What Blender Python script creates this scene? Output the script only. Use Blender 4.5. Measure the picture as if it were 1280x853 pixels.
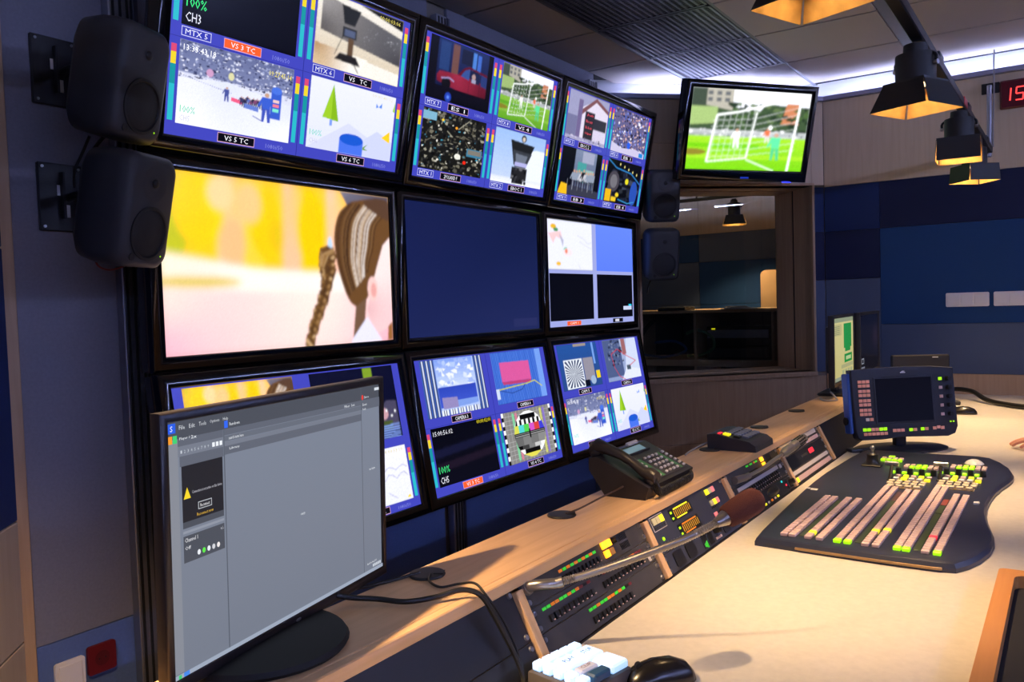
import bpy, bmesh, math, random
import numpy as np
from mathutils import Matrix, Vector, Euler
R = math.radians
for o in list(bpy.data.objects): bpy.data.objects.remove(o)
scene = bpy.context.scene
COL = scene.collection

# ------------------------------------------------------------------ camera, world, exposure
def make_camera():
    yaw, pit, rol = R(34.19), R(2.473), R(-1.841)
    F = Vector((math.cos(yaw)*math.cos(pit), math.sin(yaw)*math.cos(pit), -math.sin(pit)))
    Rt = Vector((math.sin(yaw), -math.cos(yaw), 0)); U = Rt.cross(F)
    c, s = math.cos(rol), math.sin(rol)
    R2 = Rt*c + U*s; U2 = U*c - Rt*s
    m = Matrix((R2, U2, -F)).transposed().to_4x4(); m.translation = Vector((0, 0, 1.357))
    cd = bpy.data.cameras.new('camera'); cd.sensor_fit = 'HORIZONTAL'; cd.sensor_width = 36.0
    cd.lens = 1035.76/1280*36; cd.clip_start = .05; cd.clip_end = 60
    co = bpy.data.objects.new('camera', cd); COL.objects.link(co); co.matrix_world = m
    scene.camera = co
make_camera()
vs = scene.view_settings
vs.view_transform = 'Standard'; vs.look = 'None'; vs.gamma = 1.0; vs.use_curve_mapping = False
vs.exposure = 0.0
w = bpy.data.worlds.new('world'); scene.world = w; w.use_nodes = True
w.node_tree.nodes['Background'].inputs[0].default_value = (.30, .34, .60, 1)
w.node_tree.nodes['Background'].inputs[1].default_value = .02
LAMP_COL = (1.0, .66, .33)
LAMP_W = 114.0
LED_COL = (.54, .60, 1.0)
LED_E = 70.0
SCREEN_E = 1.25

# ------------------------------------------------------------------ colour and material helpers
def lin(c):
    return tuple(((v/255)/12.92 if v/255 <= .04045 else ((v/255+.055)/1.055)**2.4) for v in c)
MATS = {}
def mat(name, col, rough=.5, metal=0, emit=None, estr=0, vary=0.0, scale=30, bump=0.0, spec=.5, coat=0, stretch=(1,1,1), trans=0):
    if name in MATS: return MATS[name]
    m = bpy.data.materials.new(name); m.use_nodes = True; MATS[name] = m
    nt = m.node_tree; b = nt.nodes['Principled BSDF']
    c = lin(col); b.inputs['Base Color'].default_value = (*c, 1)
    b.inputs['Roughness'].default_value = rough; b.inputs['Metallic'].default_value = metal
    b.inputs['Specular IOR Level'].default_value = spec; b.inputs['Coat Weight'].default_value = coat
    b.inputs['Transmission Weight'].default_value = trans
    if emit:
        b.inputs['Emission Color'].default_value = (*lin(emit), 1); b.inputs['Emission Strength'].default_value = estr
    if vary or bump:
        tc = nt.nodes.new('ShaderNodeTexCoord'); mp = nt.nodes.new('ShaderNodeMapping'); mp.inputs['Scale'].default_value = stretch
        nz = nt.nodes.new('ShaderNodeTexNoise'); nz.inputs['Scale'].default_value = scale; nz.inputs['Detail'].default_value = 4
        nt.links.new(tc.outputs['Object'], mp.inputs[0]); nt.links.new(mp.outputs[0], nz.inputs['Vector'])
        if vary:
            rp = nt.nodes.new('ShaderNodeValToRGB')
            rp.color_ramp.elements[0].position = .3; rp.color_ramp.elements[1].position = .7
            rp.color_ramp.elements[0].color = (*[v*(1-vary) for v in c], 1); rp.color_ramp.elements[1].color = (*[min(1, v*(1+vary)) for v in c], 1)
            nt.links.new(nz.outputs['Fac'], rp.inputs[0]); nt.links.new(rp.outputs[0], b.inputs['Base Color'])
        if bump:
            bp = nt.nodes.new('ShaderNodeBump'); bp.inputs['Strength'].default_value = bump; bp.inputs['Distance'].default_value = .002
            nt.links.new(nz.outputs['Fac'], bp.inputs['Height']); nt.links.new(bp.outputs[0], b.inputs['Normal'])
    return m
def wood(name, c1, c2, rough=.45, axis=0, sc=5):
    if name in MATS: return MATS[name]
    st = [14, 14, 14]; st[axis] = .9
    m = mat(name, c1, rough); nt = m.node_tree; b = nt.nodes['Principled BSDF']
    tc = nt.nodes.new('ShaderNodeTexCoord'); mp = nt.nodes.new('ShaderNodeMapping'); mp.inputs['Scale'].default_value = st
    nz = nt.nodes.new('ShaderNodeTexNoise'); nz.inputs['Scale'].default_value = sc; nz.inputs['Detail'].default_value = 6; nz.inputs['Distortion'].default_value = .6
    rp = nt.nodes.new('ShaderNodeValToRGB'); rp.color_ramp.elements[0].position = .32; rp.color_ramp.elements[1].position = .68
    rp.color_ramp.elements[0].color = (*lin(c2), 1); rp.color_ramp.elements[1].color = (*lin(c1), 1)
    nt.links.new(tc.outputs['Object'], mp.inputs[0]); nt.links.new(mp.outputs[0], nz.inputs['Vector'])
    nt.links.new(nz.outputs['Fac'], rp.inputs[0]); nt.links.new(rp.outputs[0], b.inputs['Base Color'])
    return m
def picture_mat(name='picture', e=None, rough=.22):
    if name in MATS: return MATS[name]
    m = bpy.data.materials.new(name); m.use_nodes = True; MATS[name] = m
    nt = m.node_tree; b = nt.nodes['Principled BSDF']
    b.inputs['Base Color'].default_value = (.004, .004, .006, 1); b.inputs['Roughness'].default_value = rough; b.inputs['Specular IOR Level'].default_value = .12
    a = nt.nodes.new('ShaderNodeAttribute'); a.attribute_name = 'Col'
    nt.links.new(a.outputs['Color'], b.inputs['Emission Color']); b.inputs['Emission Strength'].default_value = SCREEN_E if e is None else e
    return m
def print_mat():
    if 'print' in MATS: return MATS['print']
    m = bpy.data.materials.new('print'); m.use_nodes = True; MATS['print'] = m
    nt = m.node_tree; b = nt.nodes['Principled BSDF']; b.inputs['Roughness'].default_value = .5
    a = nt.nodes.new('ShaderNodeAttribute'); a.attribute_name = 'Col'
    nt.links.new(a.outputs['Color'], b.inputs['Base Color']); return m

BLACK = mat('black_plastic', (20, 20, 23), .42, vary=.1, scale=90)
GLOSS = mat('gloss_black', (9, 9, 11), .13, coat=.4)
SATIN = mat('satin_black', (24, 24, 30), .5)
SPK = mat('speaker_grey', (44, 45, 50), .55, bump=.12, scale=260)
CONE = mat('speaker_cone', (17, 17, 20), .6)
STEEL = mat('steel', (180, 180, 185), .28, 1.0)
ALU = mat('aluminium', (165, 168, 178), .4, .9, vary=.05, scale=8)
DKMET = mat('dark_metal', (30, 30, 33), .5, .3)
LAMPBLK = mat('lamp_paint', (30, 29, 30), .55)
FLAP = mat('barn_door_metal', (120, 92, 55), .45, .55, vary=.25, scale=25)
BEECH = wood('beech', (222, 182, 138), (208, 166, 120), .42, 0, 4)
BEECHV = wood('beech_upright', (222, 182, 138), (208, 166, 120), .42, 2, 4)
OAK = wood('wall_veneer', (200, 182, 158), (192, 173, 148), .55, 2, 3)
OAKX = wood('frame_veneer', (186, 156, 124), (174, 143, 112), .5, 2, 4)
LAMIN = mat('desk_laminate', (216, 209, 198), .33, vary=.05, scale=70, bump=.02)
PANEL = mat('rack_panel_grey', (62, 60, 60), .5, vary=.08, scale=40)
PANELB = mat('rack_panel_blue', (48, 52, 68), .5, vary=.06, scale=40)
PANELK = mat('rack_panel_black', (22, 23, 30), .5)
KEY = mat('key_grey', (216, 186, 186), .45)
KEYD = mat('key_dark', (12, 12, 13), .45)
KEYW = mat('key_white', (225, 225, 225), .4)
CABLE = mat('cable_rubber', (14, 14, 15), .5)
LGREEN = mat('lamp_green', (150, 210, 20), .4, emit=(150, 225, 10), estr=1.1)
LYEL = mat('lamp_yellow', (230, 220, 60), .4, emit=(225, 215, 20), estr=1.1)
LAMBER = mat('lamp_amber', (255, 190, 60), .4, emit=(255, 165, 30), estr=2.2)
LRED = mat('lamp_red', (230, 40, 50), .4, emit=(240, 40, 60), estr=1.2)
LPINK = mat('lamp_pink', (235, 140, 140), .4, emit=(230, 110, 115), estr=.6)
LTGRN = mat('led_green', (60, 220, 60), .4, emit=(60, 220, 50), estr=.4)
LTORG = mat('led_orange', (230, 130, 30), .4, emit=(230, 120, 20), estr=.4)
LTRED = mat('led_dim_red', (130, 40, 45), .4)
LCYAN = mat('led_cyan', (40, 220, 220), .4, emit=(40, 220, 220), estr=1.0)
LWHITE = mat('lit_white_key', (220, 235, 255), .35, emit=(150, 205, 255), estr=.85)
WHITEP = mat('white_plastic', (225, 222, 224), .4)
REDP = mat('red_plastic', (104, 16, 22), .4)
PAPER = mat('label_strip', (205, 198, 195), .55)
SKIN = mat('skin', (214, 150, 122), .5, vary=.06, scale=40)

# ------------------------------------------------------------------ mesh builder
class MB:
    def __init__(s): s.v = []; s.f = []; s.c = []
    def add(s, vs_, fs, M=None, col=None):
        b = len(s.v)
        s.v += [tuple(M @ Vector(p)) if M is not None else tuple(p) for p in vs_]
        s.f += [tuple(b+i for i in f) for f in fs]; s.c += [col]*len(fs); return s
    def box(s, x0, x1, y0, y1, z0, z1, M=None):
        return s.add([(x0,y0,z0),(x1,y0,z0),(x1,y1,z0),(x0,y1,z0),(x0,y0,z1),(x1,y0,z1),(x1,y1,z1),(x0,y1,z1)],
                     [(0,3,2,1),(4,5,6,7),(0,1,5,4),(1,2,6,5),(2,3,7,6),(3,0,4,7)], M)
    def bbox(s, x0, x1, y0, y1, z0, z1, b=.003, seg=1, M=None):
        bm = bmesh.new(); bmesh.ops.create_cube(bm, size=1)
        for v in bm.verts: v.co = Vector(((x0+x1)/2+v.co.x*(x1-x0), (y0+y1)/2+v.co.y*(y1-y0), (z0+z1)/2+v.co.z*(z1-z0)))
        bmesh.ops.bevel(bm, geom=bm.edges[:]+bm.verts[:], offset=b, segments=seg, affect='EDGES', profile=.5)
        bm.verts.index_update()
        s.add([v.co[:] for v in bm.verts], [tuple(v.index for v in f.verts) for f in bm.faces], M); bm.free(); return s
    def prism(s, poly, z0, z1, M=None, taper=0):
        n = len(poly); cx = sum(p[0] for p in poly)/n; cy = sum(p[1] for p in poly)/n
        top = [(cx+(p[0]-cx)*(1-taper), cy+(p[1]-cy)*(1-taper)) for p in poly]
        return s.add([(x,y,z0) for x,y in poly]+[(x,y,z1) for x,y in top],
                     [tuple(range(n-1,-1,-1)), tuple(range(n,2*n))]+[(i,(i+1)%n,n+(i+1)%n,n+i) for i in range(n)], M)
    def cyl(s, p0, p1, r0, r1=None, n=20, M=None, caps=True):
        r1 = r0 if r1 is None else r1; p0 = Vector(p0); p1 = Vector(p1); d = (p1-p0).normalized()
        a = d.orthogonal().normalized(); b = d.cross(a); vs_ = []
        for p, r in ((p0, r0), (p1, r1)):
            for i in range(n):
                t = 2*math.pi*i/n; vs_.append(p+(a*math.cos(t)+b*math.sin(t))*r)
        fs = [(i,(i+1)%n,n+(i+1)%n,n+i) for i in range(n)]
        if caps: fs += [tuple(range(n-1,-1,-1)), tuple(range(n,2*n))]
        return s.add(vs_, fs, M)
    def lathe(s, prof, n=24, M=None):
        vs_ = []; fs = []; k = len(prof)
        for i in range(n):
            t = 2*math.pi*i/n
            for r, z in prof: vs_.append((r*math.cos(t), r*math.sin(t), z))
        for i in range(n):
            for j in range(k-1):
                a, b = i*k+j, ((i+1)%n)*k+j; fs.append((a, b, b+1, a+1))
        if prof[0][0] > 1e-6: fs.append(tuple(i*k for i in range(n-1,-1,-1)))
        if prof[-1][0] > 1e-6: fs.append(tuple(i*k+k-1 for i in range(n)))
        return s.add(vs_, fs, M)
    def tube(s, pts, r, n=8, M=None, smooth=6):
        P = catmull(pts, smooth) if smooth else [Vector(p) for p in pts]
        rr = r if isinstance(r, (list, tuple)) else [r]*len(P)
        if len(rr) != len(P):
            rr = [rr[min(len(rr)-1, int(i/(len(P)-1)*(len(rr)-1)))] + (rr[min(len(rr)-1, int(i/(len(P)-1)*(len(rr)-1))+1)]-rr[min(len(rr)-1, int(i/(len(P)-1)*(len(rr)-1)))])*((i/(len(P)-1)*(len(rr)-1))%1) for i in range(len(P))]
        T = [(P[min(i+1,len(P)-1)]-P[max(i-1,0)]).normalized() for i in range(len(P))]
        a = T[0].orthogonal().normalized(); vs_ = []
        for i, p in enumerate(P):
            a = (a - T[i]*a.dot(T[i])).normalized(); b = T[i].cross(a)
            for j in range(n):
                t = 2*math.pi*j/n; vs_.append(p+(a*math.cos(t)+b*math.sin(t))*rr[i])
        fs = [(i*n+j, i*n+(j+1)%n, (i+1)*n+(j+1)%n, (i+1)*n+j) for i in range(len(P)-1) for j in range(n)]
        fs += [tuple(range(n-1,-1,-1)), tuple((len(P)-1)*n+j for j in range(n))]
        return s.add(vs_, fs, M)
    def loops(s, L, M=None, close=False, cap0=False, cap1=False):
        n = len(L[0]); vs_ = [p for l in L for p in l]; fs = []
        for k in range(len(L)-1+(1 if close else 0)):
            k2 = (k+1) % len(L)
            for i in range(n): fs.append((k*n+i, k*n+(i+1)%n, k2*n+(i+1)%n, k2*n+i))
        if cap0: fs.append(tuple(range(n-1,-1,-1)))
        if cap1: fs.append(tuple((len(L)-1)*n+i for i in range(n)))
        return s.add(vs_, fs, M)
    def ell(s, c, r, M=None, n=16, k=10):
        prof = [(math.sin(math.pi*i/k), -math.cos(math.pi*i/k)) for i in range(k+1)]
        T = Matrix.Translation(c) @ Matrix.Diagonal((*r, 1))
        return s.lathe([(max(a, 0), b) for a, b in prof], n, (M @ T) if M is not None else T)
    def mesh(s, name, smooth=True, ang=35, fix=True):
        me = bpy.data.meshes.new(name); me.from_pydata(s.v, [], s.f)
        if any(c is not None for c in s.c):
            at = me.attributes.new('Col', 'FLOAT_COLOR', 'CORNER'); i = 0
            for f, c in zip(s.f, s.c):
                for j in range(len(f)):
                    q = c[j % len(c)] if isinstance(c[0], (tuple, list)) else c
                    at.data[i].color = (*q[:3], 1); i += 1
        elif fix:
            bm = bmesh.new(); bm.from_mesh(me); bmesh.ops.remove_doubles(bm, verts=bm.verts, dist=1e-6)
            bmesh.ops.recalc_face_normals(bm, faces=bm.faces); bm.to_mesh(me); bm.free()
        if smooth:
            me.polygons.foreach_set('use_smooth', [True]*len(me.polygons)); me.set_sharp_from_angle(angle=R(ang))
        me.update(); return me
    def build(s, name, m, parent=None, smooth=True, ang=35):
        me = s.mesh(name, smooth, ang); me.materials.append(m); return obj(name, me, parent)
def catmull(pts, k):
    P = [Vector(p) for p in pts]; out = []
    for i in range(len(P)-1):
        p0, p1, p2, p3 = P[max(i-1,0)], P[i], P[i+1], P[min(i+2,len(P)-1)]
        for j in range(k):
            t = j/k; out.append(.5*((2*p1)+(-p0+p2)*t+(2*p0-5*p1+4*p2-p3)*t*t+(-p0+3*p1-3*p2+p3)*t**3))
    out.append(P[-1]); return out
def obj(name, me, parent=None, loc=None):
    o = bpy.data.objects.new(name, me); COL.objects.link(o)
    if parent is not None: o.parent = parent
    if loc is not None: o.location = loc
    return o
def tag(o, label, cat, group=None):
    o['label'] = label; o['category'] = cat
    if group: o['group'] = group
    return o
def thing(name, label, cat, loc=(0,0,0), rot=(0,0,0), group=None):
    o = obj(name, None, None, loc); o.rotation_euler = rot; return tag(o, label, cat, group)
def struct(o): o['kind'] = 'structure'; return o
def face_rot(yaw, tilt=0): return (R(tilt), 0, R(yaw-270))     # local -Y is the front, +X the viewer's right
def rrect(x0, x1, z0, z1, r, k=4):
    out = []
    for cx, cz, a0 in ((x1-r, z1-r, 0), (x0+r, z1-r, 90), (x0+r, z0+r, 180), (x1-r, z0+r, 270)):
        for i in range(k+1):
            a = R(a0+90*i/k); out.append((cx+r*math.cos(a), cz+r*math.sin(a)))
    return out
XZ = Matrix(((1,0,0,0),(0,0,1,0),(0,1,0,0),(0,0,0,1)))          # draws a prism in the x-z plane, extruded along y
YZ = Matrix(((0,0,1,0),(1,0,0,0),(0,1,0,0),(0,0,0,1)))          # draws a prism in the y-z plane, extruded along x

# ------------------------------------------------------------------ flat screen pictures
TXT = {}
def text_mesh(t):
    if t not in TXT:
        cu = bpy.data.curves.new('t', 'FONT'); cu.body = t; cu.size = 1; cu.resolution_u = 1
        o = bpy.data.objects.new('t', cu); COL.objects.link(o)
        bpy.context.view_layer.update()
        me = bpy.data.meshes.new_from_object(o.evaluated_get(bpy.context.evaluated_depsgraph_get()))
        V = [(v.co.x, v.co.y) for v in me.vertices]; Fc = [tuple(p.vertices) for p in me.polygons]
        bpy.data.objects.remove(o); bpy.data.curves.remove(cu); bpy.data.meshes.remove(me)
        x0 = min([v[0] for v in V] or [0]); x1 = max([v[0] for v in V] or [1])
        y0 = min([v[1] for v in V] or [0]); y1 = max([v[1] for v in V] or [1])
        TXT[t] = ([((x-x0)/(x1-x0+1e-9), (y-y0)/(y1-y0+1e-9)) for x, y in V], Fc, (x1-x0)/(y1-y0+1e-9))
    return TXT[t]
class Pic:
    """flat picture in the x-z plane, facing -Y"""
    def __init__(s, w, h, step=2e-5):
        s.w, s.h, s.mb, s.y, s.step = w, h, MB(), -.0006, step; s.r = (0, 0, 1, 1)
    def sub(s, x0, y0, x1, y1):
        a, b, c, d = s.r; q = Pic.__new__(Pic); q.__dict__ = dict(s.__dict__); q.root = getattr(s, 'root', s)
        q.r = (a+(c-a)*x0, b+(d-b)*y0, a+(c-a)*x1, b+(d-b)*y1); return q
    def _p(s, x, y):
        a, b, c, d = s.r; x = min(1, max(0, x)); y = min(1, max(0, y))
        return ((a+(c-a)*x-.5)*s.w, (b+(d-b)*y)*s.h)
    def _y(s):
        t = getattr(s, 'root', s); t.y -= t.step; return t.y
    def poly(s, pts, col):
        y = s._y(); P = [s._p(*p) for p in pts]
        c = [lin(q) for q in col] if isinstance(col[0], (tuple, list)) else lin(col)
        s.mb.add([(p[0], y, p[1]) for p in P], [tuple(range(len(P)))], None, c); return s
    def rect(s, x0, y0, x1, y1, col, top=None, right=None):
        if top: col = [col, col, top, top]
        if right: col = [col, right, right, col]
        return s.poly([(x0,y0),(x1,y0),(x1,y1),(x0,y1)], col)
    def ell(s, cx, cy, rx, ry, col, n=18, edge=None):
        if edge:
            y = s._y(); P = [s._p(cx, cy)]+[s._p(cx+rx*math.cos(2*math.pi*i/n), cy+ry*math.sin(2*math.pi*i/n)) for i in range(n)]
            c0, c1 = lin(col), lin(edge); b = len(s.mb.v)
            for i in range(n): s.mb.add([(P[k][0], y, P[k][1]) for k in (0, 1+i, 1+(i+1)%n)], [(0,1,2)], None, [c0, c1, c1])
            return s
        return s.poly([(cx+rx*math.cos(2*math.pi*i/n), cy+ry*math.sin(2*math.pi*i/n)) for i in range(n)], col)
    def line(s, pts, wd, col):
        asp = (s.r[2]-s.r[0])*s.w/((s.r[3]-s.r[1])*s.h)
        for (x0,y0),(x1,y1) in zip(pts, pts[1:]):
            dx, dy = (x1-x0)*asp, y1-y0; L = math.hypot(dx, dy) or 1; nx, ny = -dy/L*wd/asp, dx/L*wd
            s.poly([(x0+nx,y0+ny),(x1+nx,y1+ny),(x1-nx,y1-ny),(x0-nx,y0-ny)], col)
        return s
    def text(s, t, x, y, hgt, col, w=None, center=False):
        V, Fc, asp = text_mesh(t); a, b, c, d = s.r
        W = w if w else hgt*asp*((d-b)*s.h)/((c-a)*s.w)
        if center: x -= W/2
        yy = s._y(); q = lin(col)
        s.mb.add([(s._p(x+u*W, y+v*hgt)[0], yy, s._p(x+u*W, y+v*hgt)[1]) for u, v in V], Fc, None, q); return s
    def grid(s, buf):
        t = getattr(s, 'root', s); t.grids = getattr(t, 'grids', []) ; H, W = buf.shape[:2]; y = s._y()
        u = np.linspace(0, 1, W); v = np.linspace(0, 1, H); a, b, c, d = s.r
        V = np.zeros((H, W, 3)); V[..., 0] = (a+(c-a)*u[None, :]-.5)*s.w; V[..., 2] = (b+(d-b)*v[:, None])*s.h; V[..., 1] = y
        t.grids.append((V, buf)); return s
    def build(s, name, parent, m=None):
        G_ = getattr(s, 'grids', [])
        if G_:
            nv0 = len(s.mb.v); V = [np.array(s.mb.v, float).reshape(-1, 3)]; faces = list(s.mb.f); cols = []; n0 = nv0
            for f, c in zip(s.mb.f, s.mb.c):
                for j in range(len(f)): cols.append(c[j % len(c)] if isinstance(c[0], (tuple, list)) else c)
            vs_ = [np.array(faces_len) for faces_len in ([],)]; loops = [i for f in faces for i in f]; starts = []; k = 0
            for f in faces: starts.append(k); k += len(f)
            Ls = [np.array(loops, int)]; Ss = [np.array(starts, int)]; Cs = [np.array(cols, float).reshape(-1, 3)]
            for g, buf in G_:
                H, W = buf.shape[:2]; I = n0+np.arange(H*W).reshape(H, W); q = np.stack([I[:-1, :-1], I[:-1, 1:], I[1:, 1:], I[1:, :-1]], -1).reshape(-1)
                Ls.append(q); Ss.append(k+np.arange(len(q)//4)*4); k += len(q); Cs.append(buf.reshape(-1, 3)[q-n0]); V.append(g.reshape(-1, 3)); n0 += H*W
            V = np.concatenate(V); L = np.concatenate(Ls); S_ = np.concatenate(Ss); C_ = np.concatenate(Cs)
            me = bpy.data.meshes.new(name); me.vertices.add(len(V)); me.vertices.foreach_set('co', V.astype(np.float32).ravel()); me.loops.add(len(L)); me.loops.foreach_set('vertex_index', L.astype(np.int32)); me.polygons.add(len(S_)); me.polygons.foreach_set('loop_start', S_.astype(np.int32)); me.update(calc_edges=True)
            at = me.attributes.new('Col', 'FLOAT_COLOR', 'CORNER'); at.data.foreach_set('color', np.concatenate([C_, np.ones((len(C_), 1))], 1).astype(np.float32).ravel())
            me.validate(); me.materials.append(m or picture_mat()); return obj(name, me, parent)
        me = s.mb.mesh(name, smooth=False); me.materials.append(m or picture_mat()); return obj(name, me, parent)

class Ras:
    """soft-edged drawing of the same picture calls, turned into a fine vertex-coloured grid"""
    def __init__(s, W, H, box=(0, 0, 1, 1), buf=None, texts=None):
        s.W, s.H, s.r = W, H, box; s.buf = np.zeros((H, W, 3)) if buf is None else buf; s.texts = [] if texts is None else texts
    def sub(s, x0, y0, x1, y1):
        a, b, c, d = s.r; return Ras(s.W, s.H, (a+(c-a)*x0, b+(d-b)*y0, a+(c-a)*x1, b+(d-b)*y1), s.buf, s.texts)
    def poly(s, pts, col):
        a, b, c, d = s.r
        P = np.array([((a+(c-a)*x)*(s.W-1), (b+(d-b)*y)*(s.H-1)) for x, y in pts])
        x0, y0 = np.maximum(np.floor(P.min(0)).astype(int)-1, 0); x1, y1 = np.minimum(np.ceil(P.max(0)).astype(int)+1, (s.W-1, s.H-1))
        if x1 < x0 or y1 < y0: return s
        ys, xs = np.mgrid[y0:y1+1, x0:x1+1].astype(float); cov = np.zeros(xs.shape)
        for ox, oy in ((-.25, -.25), (.25, -.25), (-.25, .25), (.25, .25)):
            X, Y = xs+ox, ys+oy; ins = np.zeros(xs.shape, bool)
            for i in range(len(P)):
                (xa, ya), (xb, yb) = P[i], P[i-1]
                if ya == yb: continue
                ins ^= ((ya > Y) != (yb > Y)) & (X < (xb-xa)*(Y-ya)/(yb-ya)+xa)
            cov += ins*.25
        if isinstance(col[0], (tuple, list)):
            cs = np.array([lin(q) for q in (list(col)*len(P))[:len(P)]]); w = np.stack([1/((xs-p[0])**2+(ys-p[1])**2+1) for p in P], -1); w /= w.sum(-1, keepdims=True); C_ = w @ cs
        else: C_ = np.array(lin(col))
        v = s.buf[y0:y1+1, x0:x1+1]; v[...] = v*(1-cov[..., None])+C_*cov[..., None]; return s
    def rect(s, x0, y0, x1, y1, col, top=None, right=None):
        if top:
            n = 10
            for i in range(n):
                t = (i+.5)/n; s.poly([(x0, y0+(y1-y0)*i/n), (x1, y0+(y1-y0)*i/n), (x1, y0+(y1-y0)*(i+1.2)/n if i < n-1 else y1), (x0, y0+(y1-y0)*(i+1.2)/n if i < n-1 else y1)], tuple(col[k]+(top[k]-col[k])*t for k in range(3)))
            return s
        return s.poly([(x0,y0),(x1,y0),(x1,y1),(x0,y1)], col)
    def ell(s, cx, cy, rx, ry, col, n=18, edge=None): return s.poly([(cx+rx*math.cos(2*math.pi*i/n), cy+ry*math.sin(2*math.pi*i/n)) for i in range(n)], col)
    def line(s, pts, wd, col):
        asp = (s.r[2]-s.r[0])*s.W/((s.r[3]-s.r[1])*s.H)
        for (x0,y0),(x1,y1) in zip(pts, pts[1:]):
            dx, dy = (x1-x0)*asp, y1-y0; L = math.hypot(dx, dy) or 1; nx, ny = -dy/L*wd/asp, dx/L*wd
            s.poly([(x0+nx,y0+ny),(x1+nx,y1+ny),(x1-nx,y1-ny),(x0-nx,y0-ny)], col)
        return s
    def text(s, *a, **k): s.texts.append((a, k)); return s
    def blur(s, sg, box=(0, 0, 1, 1)):
        x0, x1 = int(box[0]*s.W), int(box[2]*s.W); y0, y1 = int(box[1]*s.H), int(box[3]*s.H); v = s.buf[y0:y1, x0:x1]
        r_ = max(1, int(sg*2.5)); k = np.exp(-.5*(np.arange(-r_, r_+1)/sg)**2); k /= k.sum()
        for ax in (0, 1):
            pd = [(0, 0)]*3; pd[ax] = (r_, r_); q = np.pad(v, pd, 'edge'); out = 0
            for i, kk in enumerate(k): out = out+kk*(q[i:i+v.shape[0]] if ax == 0 else q[:, i:i+v.shape[1]])
            v = out
        s.buf[y0:y1, x0:x1] = v; return s
def soft(p, draw, W=110, H=66, blur=.55, grain=.035, seed=1):
    r_ = Ras(W, H); draw(r_)
    if blur: r_.blur(blur)
    if grain: r_.buf *= (1+grain*np.random.RandomState(seed).randn(H, W, 1)).clip(.5, 1.6)
    p.grid(r_.buf)
    for a, k in r_.texts: p.text(*a, **k)

# ------------------------------------------------------------------ the room
ZC = 2.72
WALLG = mat('wall_fabric_grey', (124, 124, 138), .85, vary=.06, scale=120, bump=.2)
WALLB = mat('wall_fabric_blue', (84, 108, 164), .85, vary=.06, scale=120, bump=.2)
BLUE1 = mat('panel_fabric_navy', (20, 44, 96), .9, vary=.05, scale=150, bump=.2)
BLUE2 = mat('panel_fabric_dark_navy', (12, 26, 66), .9, vary=.05, scale=150, bump=.2)
BLUE3 = mat('panel_fabric_slate', (74, 88, 116), .9, vary=.05, scale=150, bump=.2)
BLUE4 = mat('panel_fabric_ocean', (16, 60, 112), .9, vary=.05, scale=150, bump=.2)
TILE = mat('ceiling_tile', (176, 168, 164), .8, vary=.03, scale=200, bump=.1)
RAILM = mat('ceiling_rail', (118, 120, 124), .5, .3)
DARKV = mat('dark_void', (16, 16, 20), .8)
PLAIN = mat('plain_wall', (120, 112, 104), .8)
CARPET = mat('floor_carpet', (46, 46, 54), .95, vary=.2, scale=300, bump=.4)

struct(MB().box(-2.6, 9.2, -3.2, 5.2, -.06, 0).build('floor', CARPET))
ceil = struct(MB().box(-2.6, 9.2, -3.2, 5.2, ZC+.022, ZC+.08).build('ceiling', DARKV))
# outline of the ceiling field (chamfered at the window corner and at the left corner)
HALF = [((1, 0), 5.70), ((1, 1), 6.81+.28), ((0, 1), 2.37), ((-1, 1), 1.28), ((-1, 0), 2.5), ((0, -1), 3.1)]
def clip(poly, half):
    for (a, b), c in half:
        out = []
        for i, p in enumerate(poly):
            q = poly[(i+1) % len(poly)]; dp = a*p[0]+b*p[1]-c; dq = a*q[0]+b*q[1]-c
            if dp <= 0: out.append(p)
            if dp*dq < 0: t = dp/(dp-dq); out.append((p[0]+(q[0]-p[0])*t, p[1]+(q[1]-p[1])*t))
        poly = out
        if len(poly) < 3: return None
    return poly
XS = [3.165+.606*i for i in range(-5, 5)]
YS = [2.37, 1.99, 1.39, .78]
YR = [(1.99, .018), (1.39, .024), (.755, .05), (.145, .024), (-.465, .024)]
rows = [(2.00, 2.38), (1.40, 1.98), (.785, 1.38), (.16, .728), (-.45, .13), (-1.06, -.48)]
for j, (y0, y1) in enumerate(rows):
    for i in range(len(XS)-1):
        x0, x1 = XS[i]+.009, XS[i+1]-.009
        if j == 1 and 3.1 < XS[i] < 4.6:
            continue
        pl = clip([(x0,y0),(x1,y0),(x1,y1),(x0,y1)], HALF)
        if pl: MB().prism(pl, ZC, ZC+.018).build('ceiling_tile', TILE, ceil, smooth=False)
for y, wd in YR:
    MB().box(-1, 5.68 if y < 1.38 else 7.05-y, y-wd/2, y+wd/2, ZC+.002, ZC+.02).build('ceiling_rail', RAILM, ceil, smooth=False)
for x in XS:
    pl = clip([(x-.008,-1.06),(x+.008,-1.06),(x+.008,2.37),(x-.008,2.37)], HALF)
    if pl: MB().prism(pl, ZC+.008, ZC+.02).build('ceiling_rail', DARKV, ceil, smooth=False)
GR = mat('grille_metal', (92, 92, 98), .4, .6)
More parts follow.
